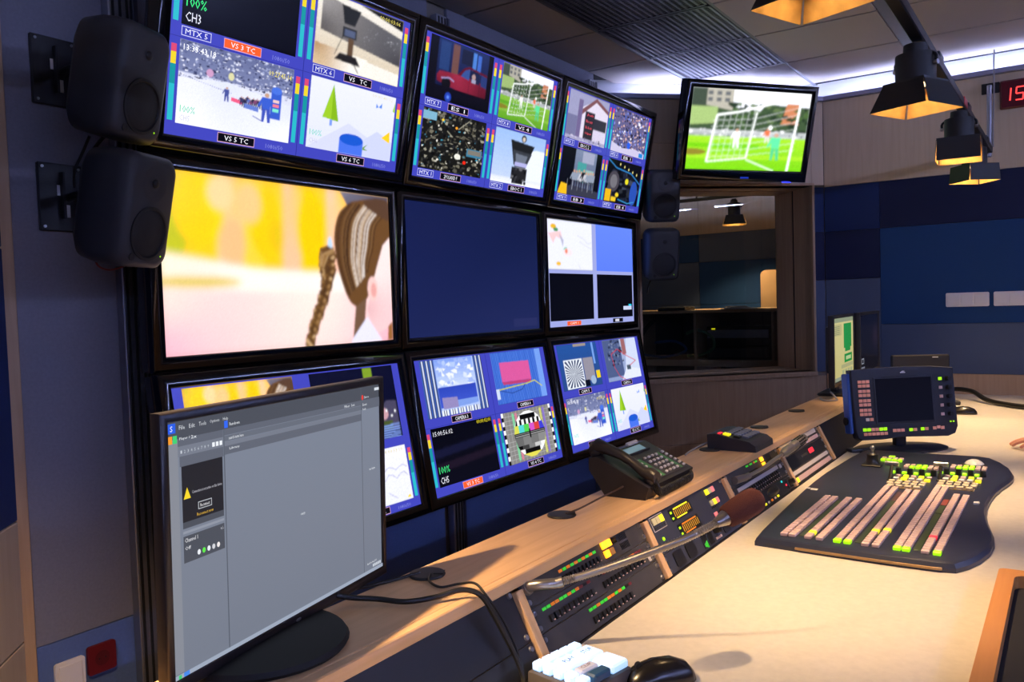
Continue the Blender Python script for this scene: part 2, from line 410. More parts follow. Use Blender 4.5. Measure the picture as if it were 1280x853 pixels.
for i in range(3):
    x0 = 3.165+.606*i+.006; x1 = x0+.594
    fr = MB()
    for a, b, c, d in ((x0, x1, 1.40, 1.412), (x0, x1, 1.968, 1.98), (x0, x0+.012, 1.40, 1.98), (x1-.012, x1, 1.40, 1.98)):
        fr.box(a, b, c, d, ZC-.002, ZC+.018)
    g = fr.build('air_grille', GR, ceil, smooth=False)
    bars = MB(); n = 19
    for k in range(1, n):
        y = 1.412+(1.968-1.412)*k/n; bars.box(x0+.012, x1-.012, y-.006, y+.006, ZC, ZC+.012)
    for k in range(1, 32):
        x = x0+.012+(x1-x0-.024)*k/32; bars.box(x-.003, x+.003, 1.412, 1.968, ZC+.001, ZC+.010)
    bo = bars.build('grille_bars', GR, g, smooth=False); bo['kind'] = 'stuff'

# monitor wall with its fabric panels and aluminium posts
wl = struct(MB().box(1.09, 4.44, 2.385, 2.50, 0, ZC+.02).build('wall_left', PLAIN))
ZB = .452
for x0, x1 in ((1.10, 1.40), (1.47, 2.90), (3.04, 4.44)):
    MB().bbox(x0, x1, 2.368, 2.386, ZB+.002, ZC-.001, .002).build('wall_panel', WALLG, wl, smooth=False)
    MB().bbox(x0, x1, 2.368, 2.386, 0.0, ZB, .002).build('wall_panel', WALLB, wl, smooth=False)
t1 = struct(MB().bbox(1.065, 1.10, 2.35, 2.40, 0, ZC, .003).build('trim_1', OAKX))
def post(x):
    t = thing('mounting_post', '', 'post', (x, 2.33, 0))
    MB().bbox(-.035, .035, 0, .038, 0, 2.66, .003).build('profile', ALU, t)
    for dx in (-.022, 0, .022): MB().box(dx-.004, dx+.004, -.002, .004, 0.01, 2.65).build('slot', DARKV, t, smooth=False)
    MB().bbox(.045, .062, .004, .038, 0, 2.66, .002).build('side_rail', PANELB, t)
    return t
for x, lb in ((1.425, 'grooved aluminium post at the left end of the screen wall, behind the speakers'),
              (2.955, 'grooved post below the gap between lower left and lower middle wall screens'),
              (4.36, 'grooved post at the right end of the screen wall, behind the telephone')):
    tag(post(x), lb, 'post')

# left corner wall at 45 degrees
def frame45(o, u, n):        # columns: along, normal (into room), up
    return Matrix(((u[0], n[0], 0, o[0]), (u[1], n[1], 0, o[1]), (0, 0, 1, 0), (0, 0, 0, 1)))
S = math.sqrt(.5)
LW = frame45((1.09, 2.37), (-S, -S), (S, -S))
wc = struct(MB().box(0, 3.6, -.12, -.016, 0, ZC+.02, LW).build('wall_left_corner', PLAIN))
for z0, z1, m in ((0, .488, OAK), (.492, .818, OAK), (.822, 1.55, BLUE1), (1.555, 2.04, BLUE2), (2.045, 2.6, OAK)):
    for u0, u1 in ((.03, .62), (.625, 1.22), (1.225, 1.82)):
        MB().bbox(u0, u1, -.016, 0, z0, z1, .002, M=LW).build('wall_panel', m, wc, smooth=False)

# window wall at 45 degrees
WW = frame45((5.5, 1.31), (-S, S), (-S, -S))
UL, UR, ZW0, ZW1 = 1.235, .085, .876, 2.05
wm = MB()
wm.box(-.02, 1.5, -.10, -.016, 0, ZW0, WW); wm.box(-.02, 1.5, -.10, -.016, ZW1, 2.58, WW)
wm.box(-.02, UR, -.10, -.016, ZW0, ZW1, WW); wm.box(UL, 1.5, -.10, -.016, ZW0, ZW1, WW)
wb = struct(wm.build('wall_window_side', PLAIN, smooth=False))
def wwp(u0, u1, z0, z1, m): MB().bbox(u0, u1, -.016, 0, z0, z1, .0015, M=WW).build('wall_panel', m, wb, smooth=False)
wwp(.002, UR-.002, 2.053, 2.575, OAK); wwp(UR, .66, ZW1+.004, 2.575, OAK); wwp(.663, 1.5, ZW1+.004, 2.31, OAK); wwp(.663, 1.5, 2.313, 2.575, OAK)
wwp(.002, UR-.004, 1.757, 2.04, BLUE1); wwp(.002, UR-.004, 1.454, 1.755, BLUE2); wwp(.002, UR-.004, .87, 1.452, BLUE3)
wwp(.002, 1.5, .46, .845, OAKX); wwp(.002, 1.5, 0, .457, OAKX); wwp(UL, 1.5, ZW0, ZW1, OAK)
def band(name, u0, u1, n0, n1, z0, z1, m, M, parent=None):
    return MB().bbox(u0, u1, n0, n1, z0, z1, .002, M=M).build(name, m, parent, smooth=False)
# window: casing, deep two-part reveal with a black seal, glass at the back
win = struct(obj('window_1', None)); win['label'] = 'wide studio window with deep wooden reveal beside the screen wall'
band('casing', UR-.012, UR+.004, -.016, .012, ZW0-.012, ZW1+.012, OAKX, WW, win)
band('casing', UL-.004, UL+.012, -.016, .012, ZW0-.012, ZW1+.012, OAKX, WW, win)
band('casing', UR, UL, -.016, .012, ZW1, ZW1+.016, OAKX, WW, win)
band('sill', UR-.012, UL+.012, -.02, .02, ZW0-.03, ZW0, OAKX, WW, win)
for a, b in ((-.230, .0), (-.47, -.255)):
    band('jamb', UR-.02, UR, a, b, ZW0, ZW1, OAKX, WW, win); band('jamb', UL, UL+.02, a, b, ZW0, ZW1, OAKX, WW, win)
    band('head', UR-.02, UL+.02, a, b, ZW1, ZW1+.02, OAKX, WW, win); band('reveal_sill', UR-.02, UL+.02, a, b, ZW0-.02, ZW0, OAKX, WW, win)
band('seal', UR-.018, UR-.004, -.25, -.235, ZW0, ZW1, DARKV, WW, win); band('seal', UL+.004, UL+.018, -.25, -.235, ZW0, ZW1, DARKV, WW, win)
band('seal', UR-.018, UL+.018, -.25, -.235, ZW0-.018, ZW0-.004, DARKV, WW, win); band('seal', UR-.018, UL+.018, -.25, -.235, ZW1+.004, ZW1+.018, DARKV, WW, win)
def thin_glass():
    m = bpy.data.materials.new('window_glass'); m.use_nodes = True; nt = m.node_tree; nt.nodes.clear()
    out = nt.nodes.new('ShaderNodeOutputMaterial'); mx = nt.nodes.new('ShaderNodeMixShader'); tr = nt.nodes.new('ShaderNodeBsdfTransparent'); gl = nt.nodes.new('ShaderNodeBsdfGlossy'); fr = nt.nodes.new('ShaderNodeFresnel')
    fr.inputs['IOR'].default_value = 1.5; gl.inputs['Roughness'].default_value = .0; tr.inputs['Color'].default_value = (.86, .90, .90, 1)
    nt.links.new(fr.outputs[0], mx.inputs[0]); nt.links.new(tr.outputs[0], mx.inputs[1]); nt.links.new(gl.outputs[0], mx.inputs[2]); nt.links.new(mx.outputs[0], out.inputs['Surface']); return m
GLASS = thin_glass()
MB().box(UR-.01, UL+.01, -.462, -.456, ZW0-.01, ZW1+.01, WW).build('pane', GLASS, win, smooth=False)
# wall thickness around the reveal
for a in (dict(u0=-.02, u1=UR-.02, z0=0, z1=ZC), dict(u0=UL+.02, u1=1.6, z0=0, z1=ZC), dict(u0=UR-.02, u1=UL+.02, z0=0, z1=ZW0-.02), dict(u0=UR-.02, u1=UL+.02, z0=ZW1+.02, z1=ZC)):
    struct(MB().box(a['u0'], a['u1'], -.48, -.30, a['z0'], a['z1']+(.02 if a['z1'] == ZC else 0), WW).build('wall_window_core', PLAIN, smooth=False))

# right wall
wr = struct(MB().box(5.516, 5.60, -3.2, 1.33, 0, 2.58).build('wall_right', PLAIN, smooth=False))
def rwp(y0, y1, z0, z1, m): MB().bbox(5.50, 5.516, y0, y1, z0, z1, .0015).build('wall_panel', m, wr, smooth=False)
rwp(.986, 1.308, 1.757, 2.04, BLUE1); rwp(.986, 1.308, 1.454, 1.755, BLUE2); rwp(.986, 1.308, .87, 1.452, BLUE3)
for i in range(3):
    y1 = .984-1.22*i; y0 = y1-1.218
    rwp(y0, y1, 1.757, 2.04, BLUE2); rwp(y0, y1, 1.167, 1.755, BLUE4); rwp(y0, y1, .87, 1.165, BLUE3); rwp(y0, y1, 0, .868, OAKX)
rwp(.986, 1.308, 0, .868, OAKX)
for y0, y1 in ((.0, 1.308), (-1.22, -.003), (-2.44, -1.223)): rwp(y0, y1, 2.042, 2.575, OAK)
# cove: trim, back plane and led strips
COVEW = mat('cove_white', (228, 228, 234), .7)
TRIMB = mat('cove_trim', (150, 152, 178), .4, .3)
struct(MB().bbox(5.478, 5.53, -3.1, 1.33, 2.577, 2.606, .003).build('trim_2', TRIMB))
struct(MB().bbox(-.01, 1.5, -.03, .022, 2.577, 2.606, .003, M=WW).build('trim_3', TRIMB))
struct(MB().box(5.70, 5.74, -3.1, 1.42, 2.5, ZC+.02).build('wall_cove_right', COVEW, smooth=False))
struct(MB().box(5.60, 5.70, -3.1, 1.40, 2.50, 2.54).build('trim_4', COVEW, smooth=False))
struct(MB().box(-.13, 1.6, -.24, -.20, 2.5, ZC+.02, WW).build('wall_cove_window', COVEW, smooth=False))
struct(MB().box(-.08, 1.5, -.20, -.10, 2.50, 2.54, WW).build('trim_5', COVEW, smooth=False))
LEDM = mat('led_diffuser', (240, 240, 250), .5); 
_b = LEDM.node_tree.nodes['Principled BSDF']; _b.inputs['Emission Color'].default_value = (*LED_COL, 1); _b.inputs['Emission Strength'].default_value = LED_E
def led(M, u0, u1, lb, m=None):
    t = tag(obj('led_strip', None), lb, 'light strip'); 
    MB().box(u0, u1, -.155, -.125, 2.541, 2.549, M).build('channel', ALU, t, smooth=False)
    MB().box(u0, u1, -.152, -.128, 2.549, 2.556, M).build('diffuser', m or LEDM, t, smooth=False)
LEDFILL = mat('led_fill_blue', (240, 240, 250), .5)  # strong blue emission for the added strips that fill the left side
_b = LEDFILL.node_tree.nodes['Principled BSDF']; _b.inputs['Emission Color'].default_value = (.40, .49, 1.0, 1); _b.inputs['Emission Strength'].default_value = 500.0
led(WW, .02, 1.2, 'bluish white light strip in the ceiling cove above the window')
led(Matrix(((0,-1,0,5.5),(1,0,0,0),(0,0,1,0),(0,0,0,1))), -2.9, 1.25, 'long bluish white light strip in the cove along the right wall')
# walls behind the camera and the room beyond the window
struct(MB().box(-2.6, 9.2, -3.2, -3.1, 0, ZC+.02).build('wall_front', PLAIN, smooth=False))
struct(MB().box(-2.6, -2.5, -3.2, 5.2, 0, ZC+.02).build('wall_rear', PLAIN, smooth=False))
fw = struct(MB().box(8.516, 8.7, -.2, 5.2, 0, ZC+.02).build('wall_studio', PLAIN, smooth=False))
def fwp(y0, y1, z0, z1, m): MB().bbox(8.5, 8.516, y0, y1, z0, z1, .0015).build('wall_panel', m, fw, smooth=False)
for y0, y1, s_ in ((3.324, 4.55, 0), (2.1, 3.32, 1), (.88, 2.096, 0)):
    fwp(y0, y1, 2.05, 2.70, OAK); fwp(y0, y1, 1.752, 2.046, BLUE3 if s_ else BLUE4); fwp(y0, y1, 1.30, 1.748, BLUE4 if s_ else BLUE3); fwp(y0, y1, 0, 1.296, BLUE4 if s_ else BLUE3)
struct(MB().box(4.3, 9.2, 4.6, 4.7, 0, ZC+.02).build('wall_studio_side', PLAIN, smooth=False))
struct(MB().box(5.75, 9.2, -.4, -.3, 0, ZC+.02).build('wall_studio_end', PLAIN, smooth=False))
# fill strips added out of view, behind and left of the camera
struct(MB().bbox(-2.4, 5.4, -3.02, -2.98, 2.577, 2.606, .003).build('trim_6', TRIMB)); struct(MB().bbox(-2.42, -2.38, -3.0, -1.2, 2.577, 2.606, .003).build('trim_7', TRIMB))
led(Matrix(((1,0,0,0),(0,1,0,-2.92),(0,0,1,0),(0,0,0,1))), -2.3, 5.3, 'added blue fill light strip along the wall behind the camera', LEDFILL)
led(Matrix(((0,1,0,-2.32),(1,0,0,0),(0,0,1,0),(0,0,0,1))), -2.9, 2.6, 'added blue fill light strip along the wall left of the camera', LEDFILL)
led(Matrix(((0,1,0,8.2),(1,0,0,0),(0,0,1,0),(0,0,0,1))), 1.2, 4.4, 'unseen fill light strip added in the studio beyond the window')  # added to brighten the studio wall, hidden from the camera
struct(MB().bbox(8.02, 8.09, 1.2, 4.4, 2.50, 2.541, .003).build('trim_8', TRIMB))

# ------------------------------------------------------------------ pictures shown on the screens
MVB = (62, 66, 178)
rnd = random.Random(5)
def blobs(p, n, box, cols, smin, smax, rn):
    x0, y0, x1, y1 = box
    for _ in range(n):
        cx, cy = rn.uniform(x0, x1), rn.uniform(y0, y1); k = rn.choice((3, 4, 4, 5)); a = rn.uniform(0, 6.3); sx, sy = rn.uniform(smin, smax), rn.uniform(smin, smax)
        pts = [(min(x1, max(x0, cx+sx*math.cos(a+6.283*i/k)*rn.uniform(.6, 1.2))), min(y1, max(y0, cy+sy*math.sin(a+6.283*i/k)*rn.uniform(.6, 1.2)))) for i in range(k)]
        p.poly(pts, rn.choice(cols))
def p_dark(p, ch='CH3', tc=None):
    p.rect(0, 0, 1, 1, (7, 8, 22), (5, 6, 16))
    p.text('100%', .03, .22, .12, (60, 235, 130), w=.16); p.text(ch, .03, .05, .11, (225, 225, 235), w=.12)
    if tc: p.text(tc, .03, .86, .08, (225, 225, 235), w=.3)
def figure(p, x, y, h, body, legs, head=(190, 150, 130)):
    p.poly([(x-.10*h, y+.45*h), (x+.10*h, y+.45*h), (x+.12*h, y+.85*h), (x-.12*h, y+.85*h)], body)
    p.poly([(x-.10*h, y), (x-.04*h, y), (x+.0*h, y+.45*h), (x-.10*h, y+.46*h)], legs); p.poly([(x+.05*h, y), (x+.12*h, y), (x+.10*h, y+.46*h), (x, y+.45*h)], legs)
    p.poly([(x-.12*h, y+.82*h), (x-.22*h, y+.5*h), (x-.17*h, y+.48*h), (x-.06*h, y+.8*h)], body)
    p.ell(x, y+.93*h, .06*h, .08*h, head, 10)
def p_ski(p, big=True):
    p.rect(0, 0, 1, 1, (226, 228, 246), (196, 200, 226))
    rn = random.Random(3)
    p.rect(0, .62, 1, 1, (120, 128, 168), (96, 104, 146))
    blobs(p, 520 if big else 260, (0, .56, 1, 1), [(60, 66, 104), (84, 90, 132), (196, 200, 224), (150, 158, 196), (42, 46, 78), (225, 226, 244), (110, 116, 156)], .005, .022, rn)
    p.poly([(0, .55), (.4, .62), (1, .5), (1, 0), (0, 0)], [(226, 228, 246), (214, 218, 240), (214, 218, 240), (236, 238, 250), (240, 240, 252)])
    for x in range(24): p.rect(.02+x*.018, .58-x*.004, .028+x*.018, .59-x*.004, (120, 120, 150))
    p.ell(.25, .68, .03, .05, (196, 150, 190)); p.ell(.43, .70, .025, .05, (210, 206, 160))
    figure(p, .40, .38, .18, (70, 80, 150), (60, 70, 150)); p.poly([(.44, .40), (.54, .38), (.54, .43), (.44, .45)], (230, 90, 130))
    for i in range(12): figure(p, .53+i*.018, .37+rn.uniform(-.02, .02), .12, rn.choice([(60, 60, 100), (120, 70, 110), (90, 110, 180), (40, 40, 70)]), (50, 50, 90))
    p.poly([(.56, .35), (.69, .33), (.69, .39), (.56, .41)], (96, 120, 200))
    p.rect(.80, .28, .90, .66, (52, 88, 196)); p.ell(.85, .66, .05, .05, (70, 110, 215)); p.rect(.82, .50, .88, .54, (225, 190, 190)); p.rect(.82, .44, .88, .48, (230, 120, 140)); p.rect(.82, .38, .88, .42, (120, 220, 200))
    figure(p, .76, .22, .38, (56, 90, 200), (60, 80, 180)); p.line([(.64, .27), (.72, .23)], .006, (90, 100, 160))
    p.text('13:33:43.18', .03, .88, .07, (250, 250, 255), w=.26); p.text('09:27:45:14', .76, .84, .065, (232, 216, 90), w=.22)
    p.text('100%', .03, .14, .085, (90, 205, 150), w=.12); p.text('CH5', .03, .04, .07, (196, 196, 210), w=.08)
def p_tree(p):
    p.rect(0, 0, 1, 1, (214, 218, 246), (224, 226, 250)); p.poly([(0, 0), (.45, .45), (1, .1), (1, 0)], (204, 208, 240)); p.poly([(.4, 0), (.8, .42), (1, .3), (1, 0)], (196, 202, 236))
    p.rect(.235, .36, .262, .52, (120, 150, 235)); p.poly([(.25, .95), (.15, .46), (.33, .44)], (150, 196, 40)); p.poly([(.25, .95), (.25, .45), (.33, .44)], (128, 176, 26))
    p.rect(.36, 0, .64, .22, (70, 110, 225)); p.ell(.5, .22, .14, .085, (26, 84, 200)); p.poly([(.64, .14), (.70, .2), (.66, .13), (.71, .1), (.64, .1)], (110, 150, 60))
    p.poly([(.86, .34), (.96, .46), (.97, .28)], (250, 200, 30)); p.poly([(.97, .78), (1, .95), (1, .76)], (150, 200, 50))
    p.poly([(.76, .84), (.79, .79), (.76, .77)], (80, 130, 220)); p.poly([(.83, .86), (.79, .79), (.83, .78)], (80, 130, 220))
    p.text('100%', .03, .18, .085, (80, 200, 150), w=.13); p.text('CH6', .03, .07, .07, (190, 190, 206), w=.09); p.text('00:00:40:12', .70, .92, .05, (214, 206, 130), w=.26)
def p_cam(p):
    p.rect(0, 0, 1, 1, (205, 188, 162), (232, 228, 222)); p.poly([(0, .30), (1, .18), (1, 0), (0, 0)], (236, 230, 222)); p.poly([(.05, .48), (1, .30), (1, .72), (.05, .98)], [(92, 88, 88), (66, 64, 70), (92, 92, 98), (150, 146, 146)])
    rn = random.Random(8); blobs(p, 30, (.5, .45, .95, .7), [(190, 190, 196), (140, 140, 150)], .004, .012, rn)
    p.poly([(0, .3), (.0, .0), (.5, 0), (.6, .25)], [(176, 140, 100), (206, 178, 140), (240, 236, 230), (240, 236, 228)])
    p.poly([(.26, .92), (.48, .90), (.42, .66), (.30, .66)], (34, 36, 40)); p.rect(.29, .48, .45, .62, (44, 46, 52)); p.rect(.31, .50, .43, .59, (80, 90, 120)); p.rect(.36, .22, .42, .48, (92, 70, 52)); p.poly([(.22, .14), (.52, .12), (.46, .24), (.28, .25)], (30, 28, 30))
    p.line([(.44, .14), (.5, .03)], .008, (30, 30, 34)); p.line([(.3, .5), (.22, .2)], .006, (30, 30, 34))
    p.poly([(.45, 1), (1, .83), (1, 1)], (14, 14, 20)); p.text('00:00:03:06', .70, .90, .06, (214, 200, 90), w=.26)
def p_car(p):
    p.rect(0, 0, 1, 1, (5, 6, 16)); p.rect(.12, .24, .92, 1, (16, 24, 62), (26, 42, 92)); p.rect(.15, .5, .3, .96, (34, 58, 110)); p.rect(.34, .45, .44, .97, (104, 70, 66)); p.rect(.48, .7, .66, .95, (20, 26, 54)); p.rect(.66, .62, .72, .95, (70, 120, 200)); p.rect(.74, .60, .80, .93, (60, 100, 190))
    p.poly([(.14, .30), (.92, .14), (.92, .46), (.60, .50), (.46, .50), (.17, .47), (.13, .40)], [(104, 18, 36), (70, 12, 28), (96, 18, 40), (130, 30, 54), (150, 40, 66), (136, 34, 58), (120, 26, 46)])
    p.poly([(.44, .49), (.54, .64), (.62, .69), (.92, .64), (.92, .60), (.63, .65), (.56, .61), (.49, .49)], (90, 16, 34)); p.poly([(.49, .49), (.56, .61), (.63, .65), (.63, .46)], (50, 76, 140)); p.poly([(.65, .46), (.65, .65), (.80, .63), (.80, .43)], (22, 32, 66)); p.poly([(.82, .43), (.82, .62), (.92, .60), (.92, .41)], (36, 54, 110)); p.ell(.70, .54, .03, .05, (170, 140, 140)); p.rect(.67, .44, .74, .50, (150, 150, 180))
    p.ell(.28, .30, .07, .10, (10, 10, 16)); p.line([(.63, .45), (.63, .24)], .004, (60, 10, 24)); p.line([(.81, .43), (.81, .2)], .004, (60, 10, 24))
    p.rect(.12, .1, .92, .24, (8, 8, 22)); p.ell(.33, .08, .05, .08, (30, 60, 170)); p.ell(.33, .08, .02, .03, (90, 130, 230)); p.line([(.2, .36), (.32, .40), (.4, .36)], .01, (160, 150, 200))
def p_foot(p, hot=False):
    p.rect(0, .42, 1, 1, (200, 204, 214), (240, 242, 248)); p.poly([(0, .42), (.5, .46), (1, .5), (1, .82), (.62, .84), (.55, .70), (0, .95)], (58, 78, 52))
    p.poly([(.1, .8), (.34, .74), (.34, 1), (.1, 1)], (168, 164, 152))
    for i in range(3):
        for j in range(2): p.rect(.13+i*.07, .84+j*.08, .17+i*.07, .89+j*.08, (92, 96, 100))
    p.poly([(0, .7), (.12, .68), (.12, 1), (0, 1)], (60, 72, 60)); p.poly([(.76, .6), (.92, .6), (.92, .86), (.8, .86)], (188, 120, 84)); p.poly([(0, .55), (.22, .58), (.22, .78), (0, .78)], (150, 176, 110))
    rn = random.Random(11); blobs(p, 60, (.3, .5, 1, .84), [(44, 66, 40), (70, 96, 52), (90, 110, 70), (34, 50, 34)], .02, .05, rn)
    p.rect(0, .40, 1, .50, (150, 156, 156), (176, 180, 182)); blobs(p, 40, (0, .42, 1, .52), [(190, 190, 196), (110, 116, 124), (220, 220, 224)], .01, .03, rn)
    g1, g2 = ((110, 190, 20), (150, 205, 40)) if hot else ((92, 158, 36), (128, 180, 60))
    p.rect(0, 0, 1, .42, g1, g2); p.rect(0, .14, 1, .2, g2); p.rect(0, .28, .6, .33, g1)
    p.ell(.04, .22, .12, .04, (130, 120, 40))
    wt = (244, 248, 246)
    p.line([(.17, .10), (.22, .68)], .012, wt); p.line([(.22, .68), (.40, .73), (.92, .96)], .012, wt); p.line([(.92, .96), (.87, 0)], .016, wt); p.line([(.50, .16), (.55, .74)], .009, wt); p.line([(.17, .10), (.5, .16)], .007, wt)
    for i in range(7): p.line([(.19+.05*i, .10+.01*i), (.235+.05*i, .68+.012*i)], .0022, (226, 232, 230))
    for i in range(7): p.line([(.18, .16+.075*i), (.53, .20+.075*i), (.91, .28+.09*i)], .0022, (226, 232, 230))
    p.line([(.5, .14), (.75, 0)], .006, wt); figure(p, .74, .14, .34, (90, 214, 150), (80, 190, 130)); p.ell(.68, .55, .018, .028, wt, 10); figure(p, .40, .28, .24, (236, 240, 236), (226, 230, 226)); figure(p, .66, .36, .18, (226, 110, 70), (210, 200, 200))
def p_scrap(p):
    p.rect(0, 0, 1, 1, (22, 22, 20)); rn = random.Random(21)
    blobs(p, 420, (0, 0, 1, 1), [(54, 54, 50), (34, 36, 40), (84, 82, 72), (18, 18, 18), (110, 106, 92), (14, 14, 16), (70, 66, 54), (10, 10, 12), (24, 24, 26), (150, 146, 130)], .008, .045, rn)
    blobs(p, 90, (.02, .02, .98, .98), [(196, 192, 178), (70, 160, 190), (130, 128, 120), (230, 226, 216), (60, 110, 130), (12, 12, 12)], .006, .026, rn)
    for _ in range(14):
        x, y = rn.random(), rn.random(); p.line([(x, y), (x+rn.uniform(-.2, .2), y+rn.uniform(-.2, .2))], .009, rn.choice([(140, 136, 120), (20, 20, 20), (90, 86, 74)]))
    p.rect(0, .82, .2, .95, (120, 170, 196)); p.rect(.72, .34, .98, .48, (60, 120, 150)); p.rect(.74, .38, .96, .46, (120, 116, 108)); p.ell(.70, .22, .025, .03, (250, 40, 20)); p.ell(.58, .3, .05, .05, (226, 224, 214)); p.ell(.3, .86, .02, .02, (240, 200, 50)); p.ell(.52, .78, .02, .02, (250, 160, 40))
def p_prompt(p):
    p.rect(0, 0, 1, 1, (190, 204, 238), (150, 182, 232), None); p.ell(.9, .2, .45, .55, (226, 232, 246)); p.rect(0, 0, 1, .12, (240, 240, 244), (214, 220, 238))
    p.poly([(.30, .84), (.78, .80), (.64, .38), (.40, .38)], (28, 30, 34)); p.poly([(.36, .66), (.74, .64), (.64, .34), (.42, .34)], (54, 58, 66)); p.poly([(.42, .60), (.66, .58), (.62, .42), (.44, .42)], (104, 112, 128)); p.rect(.42, .36, .66, .44, (170, 170, 220)); p.ell(.55, .9, .05, .07, (20, 20, 24)); p.ell(.55, .89, .03, .045, (206, 190, 176)); p.rect(.37, .10, .68, .34, (34, 34, 38)); p.rect(.40, .02, .62, .10, (26, 26, 30)); blobs(p, 16, (.37, .02, .70, .32), [(60, 60, 66), (18, 18, 22), (104, 104, 110)], .02, .05, random.Random(4))
def p_house(p):
    p.rect(0, 0, 1, 1, (150, 150, 186)); p.poly([(.34, 0), (1, 0), (1, .72), (.7, .98), (.34, .72)], (214, 206, 226)); p.poly([(.28, .62), (.66, .99), (1, .80), (1, .72), (.66, .90), (.32, .54)], (120, 76, 84)); p.rect(.24, 0, .34, .86, (108, 96, 140)); p.rect(0, 0, .24, .5, (112, 112, 150)); p.rect(.42, .28, .98, .56, (44, 42, 58)); p.rect(.42, .02, .66, .66, (40, 36, 50)); p.rect(.66, 0, .98, .32, (206, 198, 222)); p.rect(0, 0, 1, .08, (160, 156, 190))
    for i, t in enumerate(('Juli', 'Bis mit', 'Bis & mit', 'Oldgrub')): p.text(t, .46, .56-.13*i, .06, (236, 80, 96), w=.16)
    blobs(p, 24, (0, 0, 1, .12), [(70, 66, 96), (196, 190, 214), (110, 100, 130)], .01, .04, random.Random(6))
def p_crowd(p):
    p.rect(0, 0, 1, 1, (96, 92, 136)); blobs(p, 380, (0, .12, 1, 1), [(206, 170, 168), (130, 140, 210), (226, 224, 240), (64, 60, 92), (176, 136, 140), (70, 92, 176), (44, 42, 66), (40, 38, 60)], .012, .045, random.Random(31)); p.poly([(0, 0), (1, 0), (1, .12), (.7, .18), (.3, .12), (0, .22)], (196, 190, 220)); p.ell(.5, .22, .05, .08, (40, 90, 220)); p.rect(.84, .02, .96, .12, (30, 130, 210))
def p_stage(p):
    p.rect(0, 0, 1, 1, (10, 12, 22)); p.rect(.32, .12, .86, 1, (84, 96, 126), (120, 132, 160)); p.rect(.40, .3, .62, .74, (70, 150, 150)); p.rect(.5, .74, .8, .98, (156, 160, 186)); p.rect(.62, .3, .82, .6, (140, 176, 176)); p.poly([(0, 0), (1, 0), (1, .16), (.3, .22), (0, .1)], (54, 56, 72)); rn = random.Random(3)
    for i in range(9): figure(p, .34+i*.06, .14+rn.uniform(0, .06), .4, rn.choice([(190, 190, 200), (30, 30, 40), (140, 150, 170)]), (50, 50, 70))
    for i in range(6): p.line([(.2+i*.13, .12), (.2+i*.13, .34)], .005, (170, 174, 190))
    p.poly([(0, 0), (.22, 0), (.2, .22), (.06, .24)], (230, 180, 30))
def p_garage(p):
    p.rect(0, 0, 1, 1, (10, 12, 20)); blobs(p, 50, (0, 0, 1, .8), [(30, 36, 54), (20, 22, 34), (60, 66, 84), (40, 44, 52)], .04, .12, random.Random(9)); p.ell(.22, .5, .16, .24, (70, 66, 76)); p.ell(.22, .5, .10, .16, (110, 108, 116)); p.line([(0, .98), (.25, .82), (.7, .76), (1, .55)], .012, (50, 130, 200)); p.rect(.02, .02, .18, .3, (226, 176, 30)); p.rect(.2, .04, .34, .14, (230, 190, 40)); p.ell(.84, .3, .11, .3, (40, 76, 170)); p.ell(.6, .55, .05, .07, (220, 210, 40)); p.ell(.36, .2, .05, .05, (230, 200, 40))
    for i in range(5): p.ell(.35+i*.13, .92-.04*i, .015, .03, (240, 226, 140), 8)
    p.line([(.4, .1), (.7, .04), (.9, .1)], .01, (60, 150, 210))
